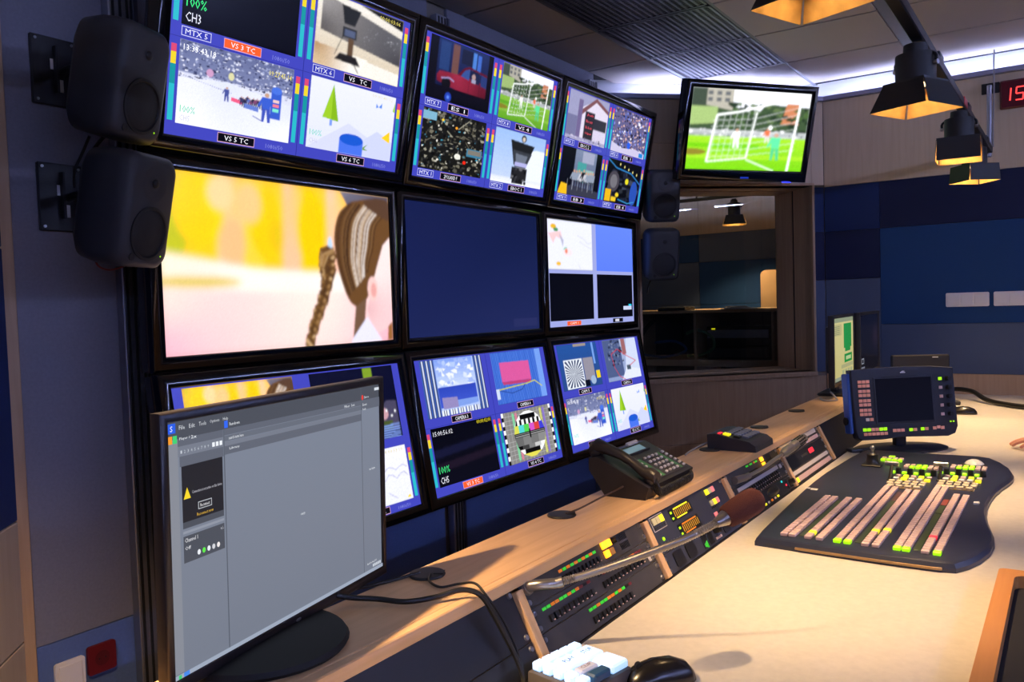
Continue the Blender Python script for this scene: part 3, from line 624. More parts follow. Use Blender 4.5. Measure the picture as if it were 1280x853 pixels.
def p_girl(p):
    p.rect(0, .42, 1, 1, (255, 204, 110), (255, 190, 70)); rn = random.Random(14)
    for x, wd, c in ((.0, .10, (206, 190, 20)), (.06, .16, (255, 200, 20)), (.2, .12, (255, 196, 150)), (.3, .10, (255, 206, 60)), (.38, .12, (250, 196, 30)), (.46, .1, (255, 190, 150)), (.54, .14, (255, 198, 10)), (.66, .10, (255, 196, 170))):
        p.poly([(x, .45), (x+wd*.8, .46), (x+wd*1.1, 1), (x+wd*.15, 1)], [c, c, (255, 200, 60), c])
    for x, y, rx, ry, c in ((.05, .66, .05, .14, (190, 190, 30)), (.14, .8, .09, .2, (255, 206, 10)), (.40, .74, .07, .22, (255, 200, 10)), (.44, .68, .03, .1, (226, 190, 20)), (.60, .72, .07, .26, (255, 200, 0)), (.26, .62, .05, .14, (255, 186, 130)), (.33, .86, .05, .12, (255, 196, 130)), (.22, .9, .05, .1, (255, 208, 150))):
        p.ell(x, y, rx, ry, c, 20)
    p.poly([(0, .56), (.35, .48), (.8, .46), (1, .5), (1, 0), (0, 0)], [(255, 236, 214), (255, 242, 230), (255, 246, 238), (255, 240, 230), (250, 196, 206), (250, 178, 196)])
    p.ell(.12, .40, .17, .028, (214, 190, 70), 24); p.poly([(0, .36), (.6, .34), (1, .36), (1, 0), (0, 0)], [(255, 220, 210), (255, 226, 216), (255, 214, 210), (246, 178, 194), (250, 184, 200)])
    if isinstance(p, Ras): p.blur(p.W*.011)
    cv = lambda q, k=8: [(v.x, v.y) for v in catmull([(x, y, 0) for x, y in q], k)]
    p.poly([(.74, 1), (.78, .90), (1, .86), (1, 1)], [(120, 116, 134), (96, 92, 110), (60, 54, 66), (80, 76, 92)])
    p.poly(cv([(.80, .94), (.735, .86), (.705, .72), (.710, .56), (.735, .40), (.775, .27), (.83, .24), (.88, .34), (.93, .52), (1.0, .66), (1.0, .95), (.90, .97), (.80, .94)]), (104, 70, 38))
    for i in range(90):
        q = i/89; x0 = .722+.06*q; dk = [(58, 36, 22), (76, 48, 28), (96, 64, 36), (120, 86, 52)]; lt = [(200, 176, 150), (224, 210, 200), (160, 128, 96), (236, 228, 224), (128, 94, 64)]
        q += rn.uniform(-.09, .09); st = [(.80+.17*q, .93-.05*q*q), (.745+.17*q, .82-.03*q), (.725+.17*q, .66-.02*q), (.735+.14*q, .50+.05*q), (.775+.09*q, .32+.14*q)]
        p.line(cv(st, 6), .0045, rn.choice(dk if q < .38 or q > .9 or rn.random() < .25 else lt))
    p.poly(cv([(.86, .95), (.93, .98), (1.0, .96), (1.0, .84), (.95, .86), (.88, .91), (.86, .95)]), (86, 60, 44))
    p.poly([(.92, .50), (.96, .66), (1, .72), (1, .10), (.9, .05), (.86, .22)], [(246, 222, 220), (250, 224, 222), (252, 226, 226), (240, 196, 200), (236, 196, 200), (226, 180, 184)]); p.ell(.895, .36, .028, .085, (240, 196, 192)); p.ell(.90, .35, .015, .05, (226, 160, 156))
    p.poly([(.80, .24), (.86, .3), (.84, .06), (.78, .02)], (110, 82, 62)); p.poly([(.78, .03), (.86, .17), (.94, 0), (.77, 0)], (224, 222, 244)); p.poly([(.97, .0), (1, .0), (1, .13), (.975, .1)], (150, 96, 50))
    p.ell(.682, .64, .012, .06, (190, 214, 236))
    for i in range(26):
        t_ = i/25; x = .668-.055*t_-.030*t_*t_+.014*math.sin(t_*5.0); y = .585-.57*t_; wd = (.040 if t_ < .3 else .030)-.010*t_+.005*math.sin(i*1.6); sg = 1 if i % 2 else -1
        p.poly([(x-wd*.9, y+.035), (x, y+.055), (x+wd, y+.02), (x+wd*.7, y-.035), (x-.1*wd, y-.045), (x-wd, y-.01)], rn.choice([(104, 70, 36), (120, 84, 44), (88, 58, 30)]))
        p.line([(x-sg*wd*.8, y+.03), (x+sg*wd*.5, y-.03)], .010, rn.choice([(176, 138, 92), (196, 160, 116), (150, 112, 70)])); p.line([(x-sg*wd*.2, y+.04), (x+sg*wd*.85, y-.01)], .005, (64, 42, 24))
    for i in range(8): p.line([(.70, .60+.004*i), (.672-.006*i, .58), (.645-.003*i, .50), (.650, .42+.01*i)], .004, rn.choice([(150, 112, 66), (96, 62, 30), (186, 150, 104)]))
def p_cloud(p):
    p.rect(0, 0, 1, 1, (226, 228, 246), (232, 232, 250)); p.text('00:00:53:10', .70, .90, .06, (214, 200, 60), w=.26)
    pts = [(.38+.05*i, .62+.035*math.sin(i*1.9)) for i in range(13)]; p.line(pts, .004, (90, 86, 110)); p.line([(x, y-.14-.02*math.sin(x*40)) for x, y in pts], .004, (90, 86, 110)); p.line([(.7, .2), (.8, .08)], .004, (90, 86, 110)); p.poly([(.92, .04), (.98, .04), (.96, .10)], (240, 210, 20))
def p_street(p):
    p.rect(0, 0, 1, 1, (10, 12, 40)); p.rect(.62, .72, .73, 1, (120, 150, 40)); p.poly([(.74, .1), (.98, .12), (.98, .50), (.86, .52), (.74, .4)], (70, 66, 92)); p.ell(.80, .34, .06, .08, (196, 150, 160)); p.rect(.74, .1, .9, .24, (70, 84, 40))
    for i in range(6): p.line([(.72, .02+.03*i), (.98, .0+.035*i)], .008, (130, 160, 240))
    for x, y in ((.84, .38), (.9, .3), (.95, .36)): p.ell(x, y, .012, .02, (240, 240, 246), 8)
def p_sky(p):
    for i in range(30): p.rect(i/30, 0, i/30+.02, 1, (206, 216, 246) if i % 2 else (60, 92, 176))
    p.rect(.22, .10, .86, 1, (170, 190, 238)); p.rect(.22, .48, .84, 1, (196, 208, 242), (120, 150, 226)); blobs(p, 60, (.22, .5, .84, .98), [(226, 230, 248), (170, 190, 236), (206, 216, 244), (150, 172, 230)], .03, .07, random.Random(5)); p.rect(.22, .14, .84, .5, (60, 84, 196), (44, 66, 176)); p.poly([(.26, .12), (.5, .12), (.5, .30), (.26, .32)], (140, 130, 180)); p.poly([(.5, .12), (.84, .14), (.84, .24), (.5, .24)], (120, 150, 220))
    for i in range(14): p.rect(.22+i*.045, 0, .24+i*.045, .1, (230, 236, 250))
def p_pink(p):
    p.rect(0, 0, 1, 1, (40, 84, 186))
    for i in range(34): p.rect(i/34, 0, i/34+.012, 1, (84, 126, 214))
    p.rect(.88, 0, 1, 1, (110, 150, 226)); p.rect(0, .1, .06, .3, (196, 206, 230)); p.poly([(.14, .42), (.72, .40), (.72, .78), (.14, .80)], (206, 84, 150)); p.poly([(.14, .42), (.72, .40), (.70, .34), (.16, .36)], (176, 60, 110)); p.line([(.06, .28), (.3, .30), (.6, .32), (.78, .36), (.92, .22)], .010, (196, 196, 50)); p.line([(.08, .26), (.3, .18), (.5, .22), (.58, .32)], .007, (30, 56, 130))
def p_bands(p):
    p_dark(p, 'CH5', '15:00:56.02'); p.poly([(0, .62), (1, .72), (1, .58), (0, .48)], (18, 20, 48)); p.poly([(0, .38), (1, .46), (1, .34), (0, .24)], (26, 18, 34)); p.text('00:00:02:01', .74, .92, .07, (226, 210, 40), w=.24)
def p_card(p):
    p.rect(0, 0, 1, 1, (128, 126, 124))
    for i in range(1, 14): p.rect(i/14-.002, 0, i/14+.002, 1, (190, 190, 190))
    for i in range(1, 12): p.rect(0, i/12-.002, 1, i/12+.002, (190, 190, 190))
    for i in range(12):
        c = (240, 240, 240) if i % 2 else (8, 8, 8)
        p.rect(0, i/12, .04, i/12+1/12, c); p.rect(.96, i/12, 1, i/12+1/12, c)
    for x, c in ((.2, (120, 196, 150)), (.26, (200, 120, 140)), (.76, (196, 196, 110)), (.82, (130, 110, 190))): p.rect(x, .04, x+.04, .96, c)
    def hb(y0, y1, segs, x0=.2, x1=.8):            # horizontal band cut to the circle
        n = len(segs)
        def hw(y): return .31*math.sqrt(max(0, 1-((y-.5)/.46)**2))
        for i, c in enumerate(segs):
            a, b = .5-.31+.62*i/n, .5-.31+.62*(i+1)/n
            q = [(min(max(x, .5-hw(y)), .5+hw(y)), y) for x, y in ((a, y0), (b, y0), (b, y1), (a, y1))]; p.poly(q, c)
    K, W_ = (8, 8, 8), (240, 240, 240)
    hb(.90, .955, [W_]); hb(.80, .90, [W_, K, K, W_]); hb(.70, .80, [W_, K]*7); hb(.55, .70, [(206, 206, 80), (80, 200, 200), (80, 200, 80), (200, 80, 190), (206, 60, 60), (60, 60, 200)]); hb(.47, .55, [K]); hb(.30, .47, [(100, 100, 100), (120, 120, 120), (110, 110, 110), (130, 130, 130)]); hb(.22, .30, [K, (60, 60, 60), (120, 120, 120), (190, 190, 190), W_]); hb(.13, .22, [W_, K, K, W_]); hb(.045, .13, [(214, 206, 80)])
    for y in (.49, .53): p.line([(.2, y), (.8, y)], .004, (200, 200, 200))
    p.rect(.485, .42, .515, .60, K)
def p_star(p):
    p.rect(0, 0, 1, 1, (40, 70, 130), (34, 78, 150)); p.rect(.58, .14, .84, .66, (140, 136, 150)); p.rect(.1, .02, .56, .66, (220, 226, 236))
    for i in range(24):
        a, b = 2*math.pi*i/24, 2*math.pi*(i+.5)/24; q = []
        for t in (a, b):
            c, s_ = math.cos(t), math.sin(t); k = min(.21/max(abs(c), 1e-6), .30/max(abs(s_), 1e-6)); q.append((.33+c*k, .34+s_*k))
        p.poly([(.33, .34)]+q, (24, 40, 84))
    p.rect(.40, .94, .72, 1, (150, 140, 130)); p.rect(.55, .02, .68, .16, (10, 14, 30)); p.ell(.78, .14, .07, .10, (150, 170, 200)); p.rect(.88, .16, .98, .34, (226, 196, 30)); p.rect(.86, .5, .91, 1, (110, 150, 220))
def p_mach(p):
    p.rect(0, 0, 1, 1, (130, 146, 190), (170, 182, 214)); p.rect(0, .1, .5, 1, (74, 88, 130)); blobs(p, 60, (.1, .35, .55, 1), [(20, 24, 40), (40, 50, 80), (120, 130, 160), (12, 14, 26)], .01, .05, random.Random(12)); p.poly([(.5, 0), (1, 0), (1, 1), (.72, 1)], (196, 206, 232)); p.poly([(.54, .6), (.66, .62), (.66, 1), (.54, 1)], (150, 96, 100)); p.poly([(.4, 0), (1, .0), (1, .2), (.6, .3)], (214, 220, 240)); p.rect(.6, .22, .72, .34, (70, 84, 100))
    p.line([(.24, .3), (.2, .65), (.4, .76), (.6, .6), (.9, .42), (.7, .32)], .010, (196, 60, 76)); p.line([(.25, .3), (.34, .1), (.5, 0)], .010, (196, 60, 76))
def p_map(p):
    p.rect(0, 0, 1, 1, (226, 228, 244)); p.ell(.15, .86, .06, .05, (226, 176, 30)); p.ell(.2, .8, .05, .04, (60, 140, 90)); p.poly([(.04, .72), (.3, .78), (.34, .6), (.2, .66), (.14, .52)], (236, 196, 200)); p.poly([(.26, .74), (.36, .6), (.34, .46), (.3, .6)], (176, 176, 200)); p.ell(.4, .40, .05, .06, (110, 190, 160)); p.ell(.44, .36, .1, .08, (236, 220, 224)); p.ell(.41, .38, .03, .05, (226, 130, 110)); p.ell(.24, .12, .05, .04, (230, 180, 40))
    p.line([(.66, .72), (.8, .66), (.9, .56), (.98, .6)], .006, (190, 190, 206)); p.line([(.7, .6), (.84, .52), (.98, .46)], .006, (196, 196, 210)); p.line([(.66, .14), (.72, .02)], .006, (190, 190, 206))
def cell(p, x0, y0, x1, y1, draw, mtx=None, title='', tcol=None, bars=True, fmt='1080i/50', foot=.13, rs=None):
    c = p.sub(x0, y0, x1, y1)
    soft(c.sub(.075, foot, .925, .985), draw, **(rs or {}))
    if bars:
        for bx in (.02, .945):
            for a, b, q in ((foot+.02, .72, (22, 140, 150)), (.72, .84, (226, 200, 40)), (.84, .92, (206, 70, 110))): c.rect(bx, a, bx+.035, b, q)
            c.rect(bx, foot+.02, bx+.035, .52, (40, 176, 190))
    if mtx:
        c.rect(.08, .02, .28, foot-.015, (206, 206, 236)); c.rect(.084, .027, .276, foot-.022, (50, 56, 168)); c.text(mtx, .105, .04, foot-.075, (226, 226, 246), w=.15)
    if title:
        bg = tcol or (8, 8, 18); c.rect(.37, .012, .65, foot-.015, (206, 160, 190)); c.rect(.374, .02, .646, foot-.022, bg); c.text(title, .42, .035, foot-.075, (236, 236, 246), w=.18)
    if fmt: c.text(fmt, .74, .03, foot-.08, (120, 126, 206), w=.14)
def divide(p):
    p.rect(.4985, 0, .5015, 1, (40, 44, 140)); p.rect(0, .4985, 1, .5015, (40, 44, 140))
def mv(p, a, b, c, d): 
    p.rect(0, 0, 1, 1, MVB); divide(p)
    for k, (x, y) in zip((a, b, c, d), ((0, .5), (.5, .5), (0, 0), (.5, 0))): cell(p, x, y, x+.5, y+.5, **k)
OR = (240, 90, 40)
def scr_t1(p): mv(p, dict(draw=p_dark, rs=dict(W=20, H=12, grain=0), mtx='MTX 5', title='VS 3 TC', tcol=OR), dict(draw=p_cam, mtx='MTX 6', title='VS   TC'), dict(draw=p_ski, rs=dict(W=170, H=104, blur=.45, grain=.03), title='VS 5 TC'), dict(draw=p_tree, rs=dict(W=140, H=84, blur=.4, grain=.012), title='VS 6 TC'))
def scr_t2(p): mv(p, dict(draw=p_car, mtx='MTX 7', title='ES 1'), dict(draw=p_foot, mtx='MTX 8', title='VS 4'), dict(draw=p_scrap, rs=dict(W=150, H=92, blur=.4), mtx='MTX 1', title='2POLAND F'), dict(draw=p_prompt, mtx='MTX 2', title='EBOC 1'))
def scr_t3(p): mv(p, dict(draw=p_house, mtx='MTX 3', title='EBOC 2'), dict(draw=p_crowd, rs=dict(W=130, H=80, blur=.5), mtx='MTX 4', title='EB 1'), dict(draw=p_stage, mtx='MTX 9', title='EB 3'), dict(draw=p_garage, mtx='MTX', title='EB 4'))
def scr_m1(p): soft(p, p_girl, 230, 130, .8, .015)
def scr_m2(p): p.rect(0, 0, 1, 1, [(26, 34, 80), (29, 37, 84), (14, 24, 64), (16, 26, 72)]); p.rect(.77, .03, .98, .10, (36, 42, 88))  # screen is off; blue room light on it is painted as a dim glow
def scr_m3(p):
    p.rect(0, 0, 1, 1, (150, 158, 214)); soft(p.sub(.0, .535, .49, 1), p_map, 90, 50, .6, .02); p.rect(.535, .535, 1, 1, (88, 120, 236), (96, 128, 240)); p.rect(.02, .055, .49, .50, (6, 7, 16)); p.rect(.535, .055, .985, .50, (6, 7, 16)); p.rect(.86, .13, .97, .17, (190, 200, 230)); p.rect(.93, .17, .97, .19, (40, 190, 220)); p.rect(.19, .005, .34, .045, OR); p.text('CAM 1', .22, .015, .022, (246, 226, 226), w=.09); p.rect(.72, .005, .85, .045, (10, 10, 20)); p.rect(.75, .012, .80, .038, (200, 200, 214))
def scr_b1(p):
    p.rect(0, 0, 1, 1, MVB); cell(p, 0, .42, .5, 1, p_girl, bars=False, title='PGM', fmt=''); cell(p, .5, .42, 1, 1, p_street, bars=False, title='PVW', fmt=''); cell(p, 0, 0, .5, .44, p_dark, title='VS 1 TC'); cell(p, .5, 0, 1, .44, p_cloud, title='VS 2 TC')
def scr_b2(p): mv(p, dict(draw=p_sky, rs=dict(W=150, H=90, blur=.5, grain=.03), title='CAMERA 3', bars=False, fmt=''), dict(draw=p_pink, rs=dict(W=150, H=90, blur=.5, grain=.03), title='CAMERA 4', bars=False, fmt=''), dict(draw=p_bands, rs=dict(W=60, H=40, grain=.03), title='VS 3 TC', tcol=OR), dict(draw=p_card, rs=dict(W=150, H=96, blur=0, grain=0), title='VS 4 TC'))
def scr_b3(p): mv(p, dict(draw=p_star, rs=dict(W=130, H=84, blur=.4, grain=.03), title='CAM 5', bars=False, fmt=''), dict(draw=p_mach, title='CAM 6', bars=False, fmt=''), dict(draw=lambda q: p_ski(q, False), title='VS 5 TC'), dict(draw=p_tree, rs=dict(W=140, H=84, blur=.4, grain=.012), title='VS 6 TC'))
def scr_tv(p): soft(p, lambda q: p_foot(q, True), 170, 96, 1.0, .03)
def scr_desk(p):
    G1, G2, G3, G4 = (112, 118, 132), (72, 76, 86), (92, 97, 110), (56, 58, 66)
    p.rect(0, 0, 1, 1, G1, (118, 126, 142)); p.rect(0, .93, 1, 1, G2); p.rect(0, .925, .02, .93, G3)
    p.rect(0, .90, .2, .93, G3); p.rect(0, .02, .035, .93, (128, 132, 142)); p.rect(.035, .86, .2, .90, G1); p.rect(.04, .82, .2, .86, G3)
    p.rect(.045, .60, .195, .82, (34, 34, 40)); p.rect(.045, .575, .195, .60, G2); p.rect(.045, .555, .195, .565, (136, 142, 156)); p.rect(.045, .44, .195, .545, G2); p.poly([(.05, .69), (.075, .69), (.0625, .735)], (236, 206, 40))
    p.text('Connection is not active on this device', .08, .705, .012, (190, 190, 200), w=.11); p.rect(.10, .635, .15, .665, (180, 184, 192)); p.rect(.102, .638, .148, .662, (44, 44, 50)); p.text('Reconnect', .108, .643, .013, (236, 236, 240), w=.034); p.text('Reconnect now', .095, .61, .013, (220, 176, 60), w=.06)
    p.text('Channel 1', .05, .52, .016, (226, 226, 232), w=.045); p.text('Off', .05, .49, .014, (226, 226, 232), w=.02); p.text('+/-', .18, .52, .014, (190, 190, 200), w=.012)
    for i, c in enumerate(((220, 224, 230), (90, 220, 70), (220, 224, 230), (200, 200, 206), (226, 220, 220))): p.ell(.098+.018*i, .465, .006, .011, c, 10)
    p.rect(.2, .0, .204, .93, (84, 90, 102)); p.rect(.204, .905, .88, .93, G3); p.rect(.204, .88, .88, .903, (98, 104, 117)); p.rect(.204, .86, .88, .878, G1); p.rect(.204, .825, .88, .86, G3); p.rect(.88, 0, .883, 1, (84, 90, 102)); p.rect(.883, .88, 1, .93, G3)
    p.rect(.002, .955, .028, .993, (40, 90, 220)); p.text('S', .010, .962, .022, (240, 240, 250)); p.rect(.002, .915, .016, .945, (240, 150, 40)); p.rect(.018, .915, .032, .945, (60, 200, 110)); p.rect(.204, .935, .218, .965, (50, 100, 230)); p.ell(.89, .945, .006, .014, (226, 60, 50), 10)
    for x, t, wd in ((.04, 'File', .02), (.075, 'Edit', .02), (.11, 'Tools', .026), (.15, 'Options', .036), (.20, 'Help', .02)): p.text(t, x, .965, .016, (206, 210, 216), w=wd)
    for t, x, y, wd in (('Player 1', .04, .922, .035), ('Rundown', .225, .942, .04), ('Store', .90, .938, .03), ('2x', .08, .922, .02), ('Library', .222, .84, .04), ('search items here', .22, .885, .06), ('Filter', .78, .91, .03), ('Sort', .82, .91, .02), ('Event', .89, .90, .026), ('Ready', .89, .875, .02), ('empty', .53, .45, .022), ('no item', .925, .55, .035), ('Reads: Zone: Ready: 12:40', .90, .045, .06)): p.text(t, x, y, .013, (226, 230, 236), w=wd)
    for i in range(9): p.text(str(i+1), .042+.012*i, .872, .012, (190, 196, 206), w=.005)
    for i in range(3): p.rect(.155+.014*i, .87, .165+.014*i, .888, (226, 230, 236))
    for i in range(5): p.rect(.935+.011*i, .025, .942+.011*i, .04, (206, 212, 220)); 
    p.rect(.965, .97, .995, .985, (206, 212, 220)); p.rect(0, 0, 1, .018, (150, 160, 178)); p.rect(.03, .0, .05, .018, (70, 130, 220)); p.rect(.012, .0, .022, .016, (60, 190, 110))
def scr_yel(p):
    Y = (206, 196, 130); p.rect(0, 0, 1, 1, Y, (220, 210, 146)); p.rect(0, .93, 1, 1, (150, 160, 130)); p.rect(0, .0, 1, .06, (150, 160, 140)); p.rect(.5, .5, .9, .9, (34, 150, 70)); p.rect(.56, .44, .84, .52, (34, 150, 70)); p.rect(.52, .26, .92, .40, (30, 150, 66)); p.rect(.6, .30, .86, .36, (190, 210, 150)); p.rect(.36, .18, .98, .24, (176, 176, 130)); p.rect(.04, .72, .4, .9, (196, 190, 134))
    for i in range(5): p.rect(.05, .74+.03*i, .3, .75+.03*i, (130, 140, 110))
    for i in range(4): p.rect(.4+.14*i, .08, .5+.14*i, .15, (170, 176, 134))
def scr_dark(p):
    p.rect(0, 0, 1, 1, (10, 12, 24), (14, 16, 32)); p.ell(.82, .6, .2, .32, (44, 34, 50), 24, edge=(12, 14, 28)); p.rect(.08, .14, .2, .24, (150, 156, 170)); p.rect(.1, .16, .18, .22, (20, 22, 34)); p.rect(.06, .06, .24, .09, (130, 136, 150))

# ------------------------------------------------------------------ screens
def bezel_ring(mb, w, h, bw, bb=None, depth=.05, lip=.012):
    bb = bb or bw
    def rc(o, y): 
        ob = o*bb/bw
        return [(-w/2-o, y, -ob), (w/2+o, y, -ob), (w/2+o, y, h+o), (-w/2-o, y, h+o)]
    mb.loops([rc(-.001, .001), rc(.0, -lip*.6), rc(bw*.10, -lip), rc(bw*.82, -lip*.95), rc(bw, -lip*.3), rc(bw, depth), rc(-.001, depth)], close=True)
def screen(name, label, cat, w, h, pos, yaw, tilt, draw, bw=.042, bb=None, depth=.05, back=.045, m=None, frame=GLOSS, group=None, lip=.012, pm=None):
    t = thing(name, label, cat, pos, face_rot(yaw, tilt), group)
    mb = MB(); bezel_ring(mb, w, h, bw, bb, depth, lip); mb.build('bezel', frame, t, ang=50)
    hb = MB(); hb.bbox(-w/2-bw*.9, w/2+bw*.9, depth*.5, depth, -bw*.8, h+bw*.9, .003); 
    hb.bbox(-w*.36, w*.36, depth, depth+back, h*.12, h*.88, .015, 2); hb.build('housing', BLACK, t)
    p = Pic(w, h); draw(p); p.build('screen', t, pm or picture_mat()); return t
W9, H9 = .9604, .5402
XC = [1.398+W9/2+1.0468*i for i in range(3)]
ROWS = [('t', 2.109, 1.869, 11.07), ('m', 2.15, 1.240, 0), ('b', 2.04, .619, -10.1)]
LB = {'t0': ('upper left wall screen with four pictures, skiers and a green paper tree', scr_t1), 't1': ('upper middle wall screen showing a red car, a football goal and piled metal', scr_t2), 't2': ('upper right wall screen showing a house, a crowd and two dark halls', scr_t3),
      'm0': ('large wall screen showing a child with a braid before yellow blur', scr_m1), 'm1': ('blank dark blue wall screen in the centre of the screen wall', scr_m2), 'm2': ('wall screen split into white map, plain blue and two black fields', scr_m3),
      'b0': ('lower left wall screen half hidden behind the grey desktop monitor', scr_b1), 'b1': ('lower middle wall screen with pink box picture and round test card', scr_b2), 'b2': ('lower right wall screen with black and white ray pattern', scr_b3)}
for key, y, z, tilt in ROWS:
    for i in range(3):
        lb, dr = LB[key+str(i)]; 
        t = screen('wall_screen', lb, 'screen', W9, H9, (XC[i], y, z), 270, tilt, dr, group='screens of the nine-part monitor wall')
        br = MB(); yb = .095; yt = (2.375-y)/math.cos(R(tilt))
        br.box(-.25, .25, yb, min(yt, .30)-.02 if tilt >= 0 else yb+.10, H9*.45, H9*.55)
        br.build('wall_bracket', DKMET, t, smooth=False)
tv = screen('corner_television', 'tilted television above the window showing a goalkeeper and goal net', 'television', .80, .45, (4.799-.0, 1.555, 2.321-.225), 233.3, 14.6, scr_tv, bw=.042, bb=.062, depth=.06, back=.03, pm=picture_mat('picture_bright', 1.6))
tv.location = Vector((4.799, 1.555, 2.321)) + Matrix.Rotation(R(233.3-270), 4, 'Z') @ Matrix.Rotation(R(14.6), 4, 'X') @ Vector((0, 0, -.225))
mb = MB(); mb.bbox(-.1, .1, .09, .10, .12, .32, .004); mb.cyl((0, .1, .22), (0, .30, .28), .02); mb.build('wall_arm', DKMET, tv)
MB().box(-.028, .028, -.0145, -.0118, -.046, -.036).build('maker_badge', mat('badge_blue', (40, 70, 200), .4, emit=(40, 70, 220), estr=.4), tv, smooth=False)
MB().ell((.30, -.010, -.062), (.035, .006, .004)).build('power_light', mat('power_glow', (60, 70, 255), .4, emit=(50, 60, 255), estr=2.0), tv)
# desktop monitor on the shelf
dm = screen('desktop_monitor', 'desktop monitor with a grey software window on the wooden shelf', 'monitor', .46, .311, (.795, .933, .921), 280.9, 1.4, scr_desk, bw=.012, bb=.016, depth=.012, back=.03, frame=mat('monitor_frame', (34, 28, 28), .35), lip=.004, pm=picture_mat('picture_matte', 1.15, .5))
mb = MB(); mb.tube([(0, .03, .13), (0, .055, .10), (0, .05, .0), (0, .035, -.022)], .02, 12); mb.build('neck', BLACK, dm)
mb = MB(); mb.lathe([(0, -.012), (.118, -.012), (.122, -.006), (.118, .0), (.06, .003), (0, .004)], 40, Matrix.Translation((-.06, .015, -.0135))); mb.build('foot', mat('foot_black', (11, 10, 11), .6), dm)
MB().ell((.0, -.0045, -.008), (.006, .001, .0025), n=10, k=6).build('maker_badge', STEEL, dm)
# two far monitors at the end of the shelf
for lb, x, y, dr, yw, pm in (('far monitor with a yellow and green page at the end of the shelf', 4.04, .885, scr_yel, 272, picture_mat('picture_dimmer', .85)), ('dark far monitor with a tiny icon, next to the yellow one', 4.57, .875, scr_dark, 270, picture_mat('picture_dimmer', .85))):
    t = screen('desktop_monitor', lb, 'monitor', .47, .285, (x, y, .966), yw, 0, dr, bw=.014, bb=.02, depth=.02, back=.03, frame=BLACK, lip=.006, pm=pm)
    mb = MB(); mb.bbox(-.03, .03, .03, .06, -.06, .12, .004); mb.build('neck', BLACK, t)
    mb = MB(); mb.bbox(-.11, .11, -.06, .10, -.071, -.058, .005); mb.build('foot', BLACK, t)

# ------------------------------------------------------------------ control desk
ZD, ZS = .75, .894
desk = thing('control_desk', 'long pale laminate control desk top in front of the rack', 'desk', (3.0, .2, 0))
rack = thing('rack_housing', 'long beech rack housing with dividers behind the pale desk top', 'rack', (3.0, .85, 0))
def dpart(mb, n, m, t=None, **k):
    t = t or desk; o = mb.build(n, m, t, **k); o.matrix_parent_inverse = Matrix.Translation(-t.location); return o
dpart(MB().bbox(.45, 5.498, -.46, .729, ZD-.03, ZD, .002), 'worktop', LAMIN, smooth=False)
for x in (.47, 3.0, 4.88): dpart(MB().bbox(x-.011, x+.011, -.40, .70, 0, ZD-.0305, .002), 'leg_panel', BEECHV, smooth=False)
dpart(MB().bbox(.45, 4.9, .94, .958, .0, ZS-.031, .002), 'rear_panel', BEECH, rack, smooth=False)
dpart(MB().bbox(.45, 4.9, .731, .749, .0, ZD-.001, .002), 'front_panel', SATIN, rack, smooth=False)
SLA = math.atan2(.063, .125); U1 = .0462
def slope(v): return .735+.063*v/.14, .75+.125*v/.14
DIV = [1.153+.5035*i for i in range(-1, 6)]
for d in DIV:
    M = Matrix.Translation((d, .735, .75)) @ Matrix.Rotation(-SLA, 4, 'X')
    dpart(MB().bbox(-.0105, .0105, -.010, .10, .001, .130, .0015, M=M), 'divider', BEECHV, rack, smooth=False)
shelf = thing('desk_shelf', 'raised beech shelf running along the back of the control desk', 'shelf', (2.7, .88, ZS))
o = MB().bbox(-2.25, 2.2, -.072, .088, -.030, 0, .0015).build('board', BEECH, shelf, smooth=False)
o = MB().bbox(-2.25, 2.2, -.090, -.0725, -.022, 0, .002).build('lip', BEECH, shelf, smooth=False)

KM = {}
def key_mesh(wd, hg, dp, m, b=.0008, nm='key'):
    k = (round(wd, 4), round(hg, 4), round(dp, 4), m.name, nm)
    if k not in KM:
        me = MB().bbox(-wd/2, wd/2, -dp, 0, -hg/2, hg/2, min(b, wd*.2, hg*.2, dp*.4)).mesh(nm, smooth=False); me.materials.append(m); KM[k] = me
    return KM[k]
def key(parent, x, z, wd, hg, dp, m, nm='key', y=0): return obj(nm, key_mesh(wd, hg, dp, m, nm=nm), parent, (x, y, z))
SCREW = MB(); SCREW.cyl((0,0,0), (0,-.0035,0), .0055, .0045, 12); SCREWM = SCREW.mesh('screw'); SCREWM.materials.append(STEEL)
def unit(bay, u0, nu, label, m, cat='rack device'):
    y, z = slope(u0*U1); xc = DIV[bay]+.5035/2
    t = thing('rack_device', label, cat, (xc, y, z), (-SLA, 0, 0), 'panels in the sloping desk rack')
    MB().bbox(-.240, .240, -.001, .003, .0004, nu*U1-.0004, .0008).build('faceplate', m, t, smooth=False)
    for sx in (-.230, .230):
        for zz in ((.010, nu*U1-.010)): obj('screw', SCREWM, t, (sx, -.001, zz))
    return t
PR = {}
def toggles(t, xs, z):
    for x in xs:
        key(t, x, z, .0085, .013, .005, KEYD, 'toggle_key', -.001)
        key(t, x+.003, z-.004, .004, .002, .0065, KEY, 'toggle_tip', -.001)
def leds(t, x0, x1, z, cols):
    n = len(cols); wd = (x1-x0)/n
    for i, c in enumerate(cols): key(t, x0+wd*(i+.5), z, wd*.86, .0055, .0012, c, 'name_display', -.001)
def grille(t, x0, x1, z0, z1, n=9):
    mb = MB()
    for i in range(n):
        x = x0+(x1-x0)*(i+.5)/n; mb.box(x-.0012, x+.0012, -.0016, -.0008, z0, z1)
    o = mb.build('speaker_slots', KEYD, t, smooth=False); o['kind'] = 'stuff'
def ring_print(t, items, w=.48, h=.1386):
    p = Pic(w, h, 1e-5); p.y = -.0013
    for it in items: p.text(*it)
    return p.build('lettering', t, print_mat())
G, O_, D_, K_ = LTGRN, LTORG, LTRED, KEYD
